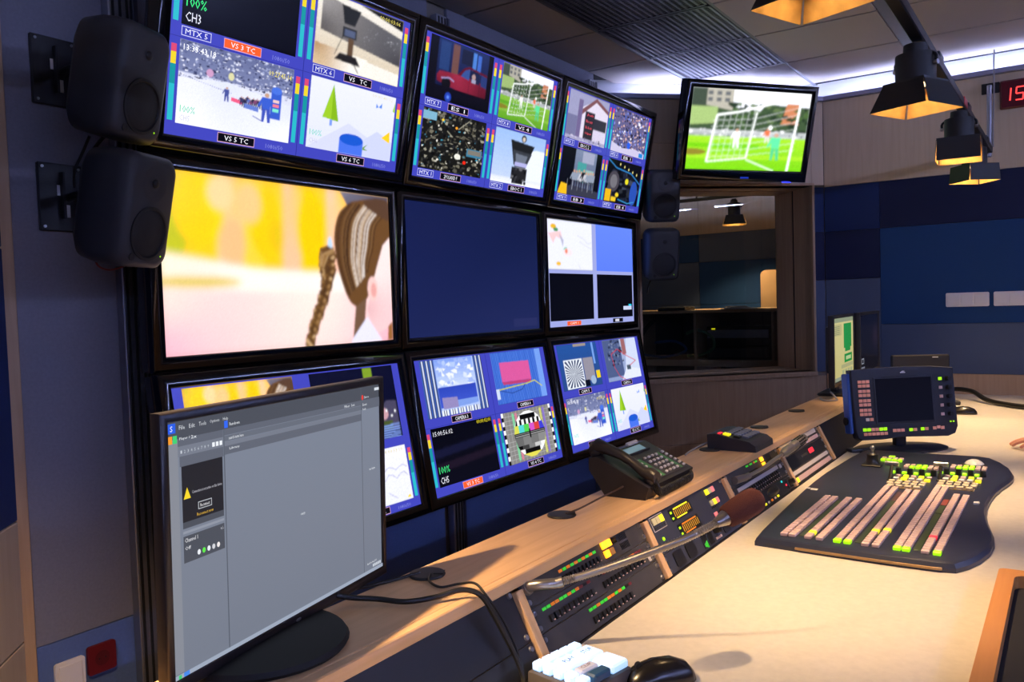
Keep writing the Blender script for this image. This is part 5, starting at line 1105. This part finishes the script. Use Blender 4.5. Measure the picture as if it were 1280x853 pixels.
p = Pic(.228, .165); p.rect(0, 0, 1, 1, (17, 19, 34), (14, 15, 28)); s_ = p.build('screen', cm, picture_mat('panel_screen', .8, .12)); s_.matrix_local = TM @ Matrix.Translation((-.003, -.0085, -.070))
def ck(x, z, m, wd=.014, hg=.0115, nm='key'): o = obj(nm, key_mesh(wd, hg, .0035, m, nm=nm), cm); o.matrix_local = TM @ Matrix.Translation((x, -.0062, z)); return o
PK = mat('key_salmon', (214, 160, 145), .45, emit=(200, 120, 100), estr=.25)
for g in range(4):
    for r_ in range(2):
        for c in range(3): ck(-.180+.0165*c, .086-.036*g-.0155*r_, PK)
ck(-.158, -.058, KEYW); ck(-.141, -.058, PK)
for i in range(6): ck(-.172+.0165*i, -.096, LGREEN if i in (0, 1, 4, 5) else PK); ck(-.170+.0165*i, -.113, PK)
for i in range(3): ck(-.052+.0165*i, -.104, PK); ck(.112+.0165*i, -.102+(.003 if i == 1 else 0), PK)
ck(.015, -.104, LGREEN); ck(.032, -.104, PK); ck(.062, -.103, LGREEN); ck(.079, -.103, PK)
for i in range(5):
    ck(.150, .086-.034*i, LGREEN if i == 0 else KEY); kn = MB(); kn.cyl((.180, -.006, .086-.034*i), (.180, -.022, .086-.034*i), .009, .008, 16); on('knob', kn, BLACK, True)
for x in (.180, .192): ck(x, -.080, LGREEN, .006, .005, 'status_light')
lg = Pic(.06, .02, 1e-5); lg.poly([(.3, .5), (.5, .9), (.5, .5)], (220, 220, 228)); lg.rect(.2, .1, .9, .45, (220, 220, 228)); lg.rect(.5, .6, .8, .9, (220, 220, 228)); l_ = lg.build('maker_mark', cm, print_mat()); l_.matrix_local = TM @ Matrix.Translation((-.002, -.0062, .113)) @ Matrix.Scale(.5, 4)
kn = MB(); kn.cyl((-.228, .03, -.062), (-.210, .03, -.062), .016, .012, 16); on('tilt_knob', kn, BLACK, True)
mb = MB(); mb.bbox(-.022, .022, .02, .05, .01, .10, .006, 2); mb.build('neck', CMN, cm)
mb = MB(); mb.lathe([(0, 0), (.165, 0), (.165, .006), (.150, .012), (.05, .016), (0, .017)], 40, Matrix.Translation((0, .03, 0)) @ Matrix.Diagonal((1.15, .62, 1, 1))); mb.build('foot', CMN, cm)
mb = MB(); mb.bbox(-.215, -.13, 0.0, .05, 0, .014, .006, 2); mb.build('foot_pad', CMN, cm)

# low flat black monitor behind
fb = thing('flat_device', 'low flat black device standing behind the control monitor by the wall', 'device', (5.03, .70, ZD), face_rot(180+25, 0))
MB().bbox(-.15, .15, 0, .03, .04, .262, .006).build('lid', BLACK, fb); MB().bbox(-.15, .15, -.16, .03, 0, .022, .005).build('base', BLACK, fb); MB().bbox(-.10, .10, .0, .03, .02, .045, .003).build('hinge', DKMET, fb)
MB().box(.06, .09, -.001, .001, .246, .250).build('maker_badge', KEYW, fb, smooth=False)

# ------------------------------------------------------------------ loudspeakers
def speaker_parts(t, s=1.0):
    def ring(y, wx, hz, r, n=6): return [(x, y, z) for x, z in rrect(-wx, wx, -hz, hz, r, n)]
    L = [ring(.088, .050, .10, .03), ring(.082, .066, .120, .04), ring(.055, .088, .142, .042), ring(.0, .095, .149, .034), ring(-.045, .095, .149, .034), ring(-.072, .092, .146, .034), ring(-.086, .083, .137, .036), ring(-.0895, .074, .128, .036)]
    mb = MB(); mb.loops([[tuple(v*s for v in p) for p in l] for l in L], cap0=True, cap1=True); mb.build('cabinet', SPK, t, ang=60)
    F = Matrix.Scale(s, 4) @ Matrix.Translation((0, -.0885, 0)) @ Matrix.Rotation(R(90), 4, 'X')   # lathe axis to -Y
    mb = MB(); mb.lathe([(.071, .000), (.071, .004), (.064, .005), (.061, .001), (.057, .003), (.035, .002), (.02, .0035), (0, .005)], 36, F @ Matrix.Translation((0, -.055, 0))); mb.build('woofer', CONE, t, ang=30)
    mb = MB(); mb.lathe([(.052, .0004), (.044, .0014), (.030, .0014), (.0145, .0008)], 36, F @ Matrix.Translation((0, .075, 0))); w_ = mb.build('waveguide', SPK, t, ang=40)
    mb = MB(); mb.ell((0, .075, .002), (.012, .012, .006), F, 18, 8); mb.build('tweeter', CONE, w_)
    mb = MB(); mb.cyl((-.055*s, -.088*s, -.118*s), (-.055*s, -.091*s, -.118*s), .010*s, n=16); mb.build('sensor_port', CONE, t)
    mb = MB(); mb.ell((.058*s, -.089*s, -.112*s), (.0026, .002, .0026), n=10, k=6); mb.build('power_light', LGREEN, t)
def wall_plate(t, world, size=(.125, .19)):
    # plate against the monitor wall, in the speaker's own frame
    Mi = t.matrix_basis.inverted() if False else (Matrix.Translation(t.location) @ Euler(t.rotation_euler).to_matrix().to_4x4()).inverted()
    wx, wy, wz = world; w2, h2 = size[0]/2, size[1]/2
    mb = MB(); mb.bbox(wx-w2, wx+w2, wy-.012, wy, wz-h2, wz+h2, .003, M=Mi); pl = mb.build('wall_plate', BLACK, t)
    for dx in (-w2+.012, w2-.012):
        for dz in (-h2+.012, h2-.012): mb = MB(); mb.cyl((wx+dx, wy-.012, wz+dz), (wx+dx, wy-.016, wz+dz), .004, n=10, M=Mi); mb.build('bolt', STEEL, pl)
    for z0, z1, x0 in ((-.055, -.020, .0), (.005, .034, -.012)): mb = MB(); mb.bbox(wx+x0, wx+x0+.022 if z0 < 0 else wx+x0+.014, wy-.014, wy-.012, wz+z0, wz+z1, .0004, M=Mi); mb.build('label_sticker', WHITEP, pl, smooth=False)
    mb = MB(); mb.tube([(wx+.02, wy-.012, wz), (wx+.02, wy-.09, wz), (t.location.x, t.location.y+.06, t.location.z)], .011, 10, smooth=4, M=Mi); mb.build('bracket_arm', DKMET, t)
    mb = MB(); mb.bbox(wx-.004, wx+.004, wy-.03, wy-.012, wz-.06, wz+.07, .001, M=Mi); mb.build('bracket_rail', DKMET, t)
for z, lb, wz in ((1.972, 'upper grey loudspeaker mounted left of the screen wall', 2.05), (1.645, 'lower grey loudspeaker mounted left of the screen wall', 1.70)):
    t = thing('loudspeaker', lb, 'loudspeaker', (1.238, 2.06, z), face_rot(291, 12), 'wall-mounted loudspeakers'); speaker_parts(t, 1.0); wall_plate(t, (1.238, 2.368, wz))
for z, lb, x in ((1.985, 'upper loudspeaker at the right end of the screen wall', 4.60), (1.645, 'lower loudspeaker at the right end of the screen wall', 4.57)):
    t = thing('loudspeaker', lb, 'loudspeaker', (x-.03, 2.015, z-.012), face_rot(222, 10), 'wall-mounted loudspeakers'); speaker_parts(t, 1.02); 
    mb = MB(); mb.cyl((0, .085, 0), (0, .17, .03), .012, n=10); mb.build('bracket_arm', DKMET, t)
cable('black cable dropping behind the upper left loudspeaker', [(1.24, 2.2, 1.85), (1.235, 2.24, 1.80), (1.225, 2.26, 1.76), (1.235, 2.28, 1.72)], .004)
cable('second black cable between the two left loudspeakers', [(1.285, 2.2, 1.86), (1.27, 2.24, 1.82), (1.262, 2.25, 1.78), (1.27, 2.27, 1.74)], .005)
cable('thin red cable looping under the lower left loudspeaker', [(1.19, 2.12, 1.52), (1.20, 2.12, 1.495), (1.23, 2.12, 1.485), (1.27, 2.12, 1.495)], .0025, mat('red_cord', (120, 30, 30), .5))
cable('short black cable under the lower right loudspeaker', [(4.60, 2.1, 1.53), (4.595, 2.1, 1.49), (4.56, 2.1, 1.45), (4.54, 2.1, 1.40)], .005)

# ------------------------------------------------------------------ lighting track and barn-door lamps
track = thing('lighting_track', 'black lighting rail running under the ceiling toward the right wall', 'rail', (5.36, .39, 2.13))
MB().bbox(-4.2, 0, -.018, .018, -.012, .022, .003).build('rail', DKMET, track, smooth=False)
MB().bbox(-4.2, 0, .018, .030, .012, .026, .002).build('upper_rail', DKMET, track, smooth=False)
MB().bbox(-1.45, -1.34, -.021, .021, -.006, .026, .002).build('red_marker', mat('red_tape', (190, 30, 40), .4), track, smooth=False)
mb = MB(); mb.cyl((.02, 0, -.03), (.05, 0, .37), .013, n=16); mb.build('support_rod', ALU, track)
MB().bbox(.125, .138, -.045, .045, .34, .40, .003).build('wall_plate', BLACK, track, smooth=False)
mb = MB(); mb.cyl((.05, 0, .37), (.128, 0, .37), .013, n=14); mb.build('rod_elbow', BLACK, track)
mb = MB(); mb.tube([(.12, -.02, .58), (.09, -.02, .50), (.06, -.022, .36), (.045, -.02, .25), (.03, -.018, .12), (.0, -.02, .02)], .004, 8); mb.build('cord', mat('grey_cord', (0,0,0)), track)
for x in (-.2, -1.15, -2.1, -3.1): MB().bbox(x-.05, x+.05, -.014, .014, .022, .05, .004).build('track_adapter', BLACK, track, smooth=False)
for x in (-3.5, -4.1): mb = MB(); mb.cyl((x, 0, .02), (x, 0, .585), .006, n=8); mb.build('ceiling_hanger', DKMET, track)
FLAPLIT = mat('barn_door_inside_lit', (176, 140, 84), .42, .35, vary=.2, scale=25)  # gold colour paints the warm lamp glow onto the dark inner flaps
def spot(label, pos, rz, flaps, power, beam=100, house=(.058, .12), fr=None, fl=.09, drop=.0):
    """pos: clamp on the rail; the lamp points straight down"""
    t = thing('stage_lamp', label, 'lamp', pos, (0, 0, rz), 'barn-door lamps over the desk')
    r_, hh = house; fr = fr or r_; zt = -.075-drop; zb = zt-hh
    mb = MB(); mb.bbox(-.016, .016, -.022, .022, -.03, -.013, .003); mb.build('clamp', BLACK, t)
    for s_ in (-1, 1):
        mb = MB(); mb.tube([(0, s_*.014, -.03), (0, s_*.022, zt+.01), (0, s_*(r_+.006), zt-.012), (0, s_*(r_+.006), zt-hh*.45)], .005, 8, smooth=4); mb.build('yoke', BLACK, t)
        mb = MB(); mb.cyl((0, s_*(r_+.002), zt-hh*.42), (0, s_*(r_+.014), zt-hh*.42), .007, n=12); mb.build('yoke_screw', STEEL, t)
    mb = MB(); mb.lathe([(0, zt+.030), (r_*.58, zt+.030), (r_*.62, zt+.002), (r_*.98, zt), (r_, zt-.006), (r_, zb), (r_*.94, zb), (r_*.90, zt-.02), (0, zt-.015)], 32); mb.build('housing', LAMPBLK, t)
    mb = MB()
    sq = lambda h, z: [(-h, -h, z), (h, -h, z), (h, h, z), (-h, h, z)]
    mb.loops([sq(fr, zb-.006), sq(fr, zb+.003), sq(r_*.72, zb+.003), sq(r_*.72, zb-.006)], close=True); mb.build('door_frame', LAMPBLK, t, smooth=False)
    for k, ang in enumerate(flaps):
        a = R(90*k); hw0 = fr*.98; hw1 = fr*.98+fl*math.sin(R(ang))
        M = Matrix.Rotation(a, 4, 'Z') @ Matrix.Translation((fr, 0, zb-.004)) @ Matrix.Rotation(R(-ang), 4, 'Y')
        q = [(0, -hw0), (0, hw0), (-fl, hw1*.97), (-fl, -hw1*.97)]
        mb = MB(); mb.add([(0, y, z) for z, y in q]+[(.0015, y, z) for z, y in q], [(3,2,1,0), (4,5,6,7)]+[(i, (i+1) % 4, 4+(i+1) % 4, 4+i) for i in range(4)], M)
        o = mb.build('barn_door', LAMPBLK, t, smooth=False); o.data.materials.append(FLAPLIT)
        Mi = M.inverted()
        for f in o.data.polygons:
            if abs((Mi @ f.center).x) < 1e-5: f.material_index = 1
    bl = mat('lamp_bulb', (255, 220, 160), .5); b_ = bl.node_tree.nodes['Principled BSDF']; b_.inputs['Emission Color'].default_value = (*LAMP_COL, 1); b_.inputs['Emission Strength'].default_value = 300
    mb = MB(); mb.lathe([(0, zb+.030), (r_*.55, zb+.030), (r_*.6, zb+.028), (0, zb+.022)], 20); mb.build('bulb', bl, t)
    ld = bpy.data.lights.new('lamp_light', 'SPOT'); ld.energy = power; ld.color = LAMP_COL; ld.spot_size = R(beam); ld.spot_blend = 1.0; ld.shadow_soft_size = .016
    obj('lamp_light', ld, t, (0, 0, zb+.016)); return t
spot('barn-door lamp cut by the top edge of the picture', (1.78, .44, 2.118), R(-20), (22, 22, 22, 22), LAMP_W, 52, drop=-.045, house=(.052, .07), fr=.062, fl=.070)
tr2 = thing('lighting_track', 'second black lighting rail above the shelf, left of the camera view', 'rail', (.9, 1.15, 2.13))
MB().bbox(-1.6, 0, -.014, .014, -.012, .022, .003).build('rail', DKMET, tr2, smooth=False)
for x in (-.2, -1.4): mb = MB(); mb.cyl((x, 0, .02), (x, 0, .585), .006, n=8); mb.build('ceiling_hanger', DKMET, tr2)
spot('barn-door lamp over the near end of the shelf, out of view', (.45, 1.15, 2.118), R(10), (24, 24, 24, 24), LAMP_W*1.7, 110, drop=-.03, house=(.057, .085), fr=.066, fl=.06)
spot('largest black barn-door lamp hanging from the rail', (2.80, .395, 2.118), R(-24), (20, 20, 20, 20), LAMP_W, 52, drop=-.03, house=(.057, .085), fr=.066, fl=.082)
spot('barn-door lamp with box-shaped flaps, second along the rail', (3.95, .395, 2.118), R(3), (3, 3, 3, 3), LAMP_W*.9, 62, drop=-.03, house=(.056, .085), fr=.080, fl=.085)
spot('farthest barn-door lamp at the end of the rail', (4.70, .405, 2.10), R(40), (4, 4, 4, 4), LAMP_W*.8, 62, drop=-.03, house=(.056, .085), fr=.076, fl=.075)

# ------------------------------------------------------------------ wall fittings
ck_ = thing('wall_clock', 'red digital clock showing 15 on the right wall', 'clock', (5.478, .20, 2.45), face_rot(180, 0))
MB().bbox(-.145, .145, 0, .022, -.08, .08, .006).build('case', mat('clock_red', (88, 14, 24), .35), ck_)
cp = Pic(.27, .14); cp.rect(0, 0, 1, 1, (34, 6, 14)); 
SEG = {'1': 'bc', '5': 'afgcd', ':': '', '2': 'abged', '7': 'abc'}
def seg(p, ch, x, y, w_, h_, c):
    P = {'a': ((0, 1), (1, 1)), 'b': ((1, 1), (1, .5)), 'c': ((1, .5), (1, 0)), 'd': ((0, 0), (1, 0)), 'e': ((0, .5), (0, 0)), 'f': ((0, 1), (0, .5)), 'g': ((0, .5), (1, .5))}
    for s_ in SEG[ch]:
        (x0, y0), (x1, y1) = P[s_]; p.line([(x+w_*x0+.02*(y0), y+h_*y0), (x+w_*x1+.02*(y1), y+h_*y1)], .028, c)
for ch, x in (('1', .02), ('5', .25), ('2', .55), ('7', .78)): seg(cp, ch, x, .24, .13, .5, (255, 70, 70))
cs = cp.build('display', ck_, picture_mat('clock_display', 1.6)); cs.location = (0, -.0005, -.07)
def switch(label, y, n=3):
    t = thing('switch_plate', label, 'light switch', (5.498, y, 1.305), face_rot(180, 0)); wd = .071*n+.010
    mb = MB(); mb.prism(rrect(-wd/2, wd/2, -.041, .041, .008), -.009, 0, XZ); mb.build('frame', WHITEP, t)
    for i in range(n): MB().bbox(-wd/2+.008+.071*i, -wd/2+.073+.071*i, -.013, -.008, -.032, .032, .002).build('rocker', WHITEP, t, smooth=False)
switch('left triple white light switch plate on the blue panel', .515); switch('right triple white light switch plate on the blue panel', .270)
def outlet(label, x, z, m, rocker=False):
    t = thing('wall_outlet', label, 'outlet', (x, 2.366, z)); mb = MB(); mb.prism(rrect(-.042, .042, -.042, .042, .008), -.010, 0, XZ); mb.build('plate', m, t)
    if rocker: MB().bbox(-.033, .033, -.014, -.009, -.033, .033, .002).build('rocker', m, t, smooth=False)
    else:
        mb = MB(); mb.lathe([(.022, 0), (.022, -.001), (.0205, -.007), (0, -.007)], 24, Matrix.Translation((0, -.0102, 0)) @ Matrix.Rotation(R(90), 4, 'X')); mb.build('socket', mat('socket_dark_red', (84, 12, 16), .5), t)
        for dx in (-.0095, .0095): mb = MB(); mb.cyl((dx, -.0105, 0), (dx, -.0112, 0), .0025, n=8); mb.build('pin_hole', KEYD, t)
outlet('red wall outlet at the lower left, below the loudspeakers', 1.283, .365, REDP); outlet('white switch plate beside the red outlet, lower left', 1.19, .350, WHITEP, True); outlet('small red wall outlet behind the telephone', 4.31, .385, REDP)

# ------------------------------------------------------------------ studio seen through the window
ct = thing('studio_counter', 'studio counter with open dark cable bays behind the window', 'counter', (7.2, 2.6, 0))
MB().bbox(-.25, .5, -1.3, 1.2, 1.235, 1.262, .003).build('top', BEECH, ct, smooth=False)
for y in (-1.29, -.50, .19, .85, 1.19): MB().bbox(-.20, .45, y-.012, y+.012, .0, 1.235, .002).build('partition', OAKX, ct, smooth=False)
MB().box(.40, .44, -1.3, 1.2, .0, 1.235).build('back_panel', SATIN, ct, smooth=False); MB().bbox(-.2, .44, -1.29, 1.19, .76, .82, .003).build('lower_shelf', OAKX, ct, smooth=False)
t = thing('equipment_box', 'dark rack device in the right bay of the studio counter', 'device', (7.1, 2.42, .8205)); MB().bbox(-.05, .3, -.28, .28, 0, .12, .004).build('case', DKMET, t); MB().bbox(-.055, -.05, -.26, .26, .02, .10, .001).build('front', PANEL, t)
t = thing('equipment_box', 'pale-fronted device on top of the dark one in the counter', 'device', (7.1, 2.42, .9410)); MB().bbox(-.05, .3, -.28, .28, 0, .17, .004).build('case', DKMET, t); MB().bbox(-.055, -.05, -.27, .27, .07, .14, .001).build('front', ALU, t); MB().box(-.06, -.05, .20, .23, .145, .155).build('status_light', LYEL, t)
cable('green cable loop hanging in the left bay of the studio counter', [(7.05, 2.88, .85), (7.05, 2.76, .86), (7.05, 2.64, .92), (7.05, 2.65, 1.02), (7.05, 2.78, 1.08), (7.08, 2.9, 1.05)], .014, mat('green_cord', (44, 96, 60), .5))
cable('blue cable loop hanging in the left bay of the studio counter', [(7.06, 3.35, .86), (7.06, 3.1, .84), (7.06, 2.9, .90), (7.06, 3.0, .98), (7.06, 3.2, .97)], .012, mat('blue_cord', (30, 80, 130), .5))
cable('thick black cable hung at the left end of the studio counter', [(7.0, 3.42, .72), (7.0, 3.38, .9), (7.0, 3.28, 1.08), (7.0, 3.18, 1.18)], .02)
t = thing('paper_stack', 'loose sheets of paper lying on the studio counter', 'papers', (7.0, 2.36, 1.2625)); 
for i in range(7): MB().box(-.10, .12, -.15+.03*i, .15-.01*i, .004*i, .004*i+.003, Matrix.Rotation(.2*i-.2, 4, 'Z')).build('sheet', WHITEP, t, smooth=False)
t = thing('desk_device', 'flat black device on the studio counter', 'device', (7.05, 2.98, 1.2625)); MB().bbox(-.12, .12, -.13, .13, 0, .03, .004).build('case', BLACK, t); MB().bbox(-.1, .1, -.11, .11, .03, .036, .001).build('keys', PANEL, t)
t = thing('chair_backrest', 'beige rounded chair back behind the studio counter at the window edge', 'chair', (8.12, 2.38, 0)); mb = MB(); mb.prism(rrect(-.16, .16, 1.18, 1.62, .05), -.02, .02, YZ); mb.build('backrest', mat('beige_vinyl', (206, 168, 128), .5), t); mb = MB(); mb.bbox(-.02, .02, -.04, .04, .05, 1.2, .004); mb.build('column', DKMET, t); mb = MB(); mb.lathe([(0, 0), (.26, 0), (.26, .02), (.05, .05), (0, .05)], 24); mb.build('foot', DKMET, t); mb = MB(); mb.bbox(.02, .32, -.2, .2, .62, .70, .02, 2); mb.build('seat', MATS['beige_vinyl'], t)
st = thing('studio_lamp_rail', 'dark rail at the studio ceiling carrying the lamp beyond the window', 'rail', (7.9, 2.7, 2.33)); MB().bbox(-.02, .02, -1.4, 1.4, 0, .03, .003).build('rail', DKMET, st, smooth=False); mb = MB(); mb.cyl((0, .4, .03), (0, .4, .39), .008, n=8); mb.build('hanger', DKMET, st); mb = MB(); mb.cyl((0, -.8, .03), (0, -.8, .39), .008, n=8); mb.build('hanger', DKMET, st)
spot('barn-door lamp seen in the studio beyond the window', (7.9, 2.72, 2.33), R(20), (20, 20, 20, 20), LAMP_W, 110, drop=-.02, fr=.08)

t = thing('studio_fill_panel', 'unseen fill light panel added above the studio beyond the window', 'ceiling light', (7.0, 3.2, ZC-.03))  # added out of view to lift the dark lower studio
MB().bbox(-.3, .3, -.3, .3, 0, .045, .003).build('frame', ALU, t, smooth=False); MB().box(-.28, .28, -.28, .28, -.004, 0).build('diffuser', mat('panel_glow', (255, 245, 230), .5, emit=(255, 226, 190), estr=4.5), t, smooth=False)

# ------------------------------------------------------------------ hand of a person at the right edge
def skin_tree(name, m, chains, parent, sub=2):
    vs_, es, rs = [], [], []
    for ch, attach in chains:
        prev = attach
        for p_, r_ in ch:
            vs_.append(p_); rs.append(r_); i = len(vs_)-1
            if prev is not None: es.append((prev, i))
            prev = i
    me = bpy.data.meshes.new(name); me.from_pydata(vs_, es, []); o = obj(name, me, parent); me.materials.append(m)
    md = o.modifiers.new('skin', 'SKIN'); sv = me.skin_vertices[0].data
    for i, r_ in enumerate(rs): sv[i].radius = (r_, r_*.9) if not isinstance(r_, tuple) else r_
    sv[0].use_root = True; md.use_smooth_shade = True
    s2 = o.modifiers.new('sub', 'SUBSURF'); s2.levels = sub; s2.render_levels = sub; return o
pe = thing('person', 'hand of a person resting on the desk at the right picture edge', 'person', (3.66, .078, ZD))
# local: +Y points to the fingertips
arm = [((.02, -.30, .10), .036), ((.01, -.20, .07), .032), ((0, -.10, .045), .027), ((0, -.07, .040), (.030, .020)), ((0, -.03, .037), (.038, .017)), ((0, .015, .034), (.040, .014))]
hand = skin_tree('hand', SKIN, [(arm, None),
    ([((.030, .03, .034), .0095), ((.036, .065, .034), .0090), ((.038, .093, .024), .0082), ((.038, .110, .011), .0075)], 5),
    ([((.010, .035, .036), .0098), ((.012, .078, .037), .0092), ((.012, .108, .026), .0085), ((.012, .128, .011), .0076)], 5),
    ([((-.011, .034, .036), .0096), ((-.013, .074, .036), .0090), ((-.014, .103, .025), .0083), ((-.014, .120, .011), .0075)], 5),
    ([((-.030, .026, .033), .0085), ((-.036, .056, .032), .0080), ((-.038, .078, .022), .0074), ((-.038, .092, .010), .0066)], 5),
    ([((.036, -.035, .032), .0110), ((.056, -.005, .026), .0100), ((.064, .022, .018), .0092), ((.066, .040, .011), .0080)], 3)], pe)
mb = MB(); mb.tube([(.04, -.46, .15), (.03, -.36, .12), (.018, -.26, .088), (.008, -.16, .060)], [.055, .052, .048, .043], 18, smooth=5); mb.build('sleeve', mat('dark_sleeve', (36, 38, 52), .9, vary=.1, scale=200), pe)
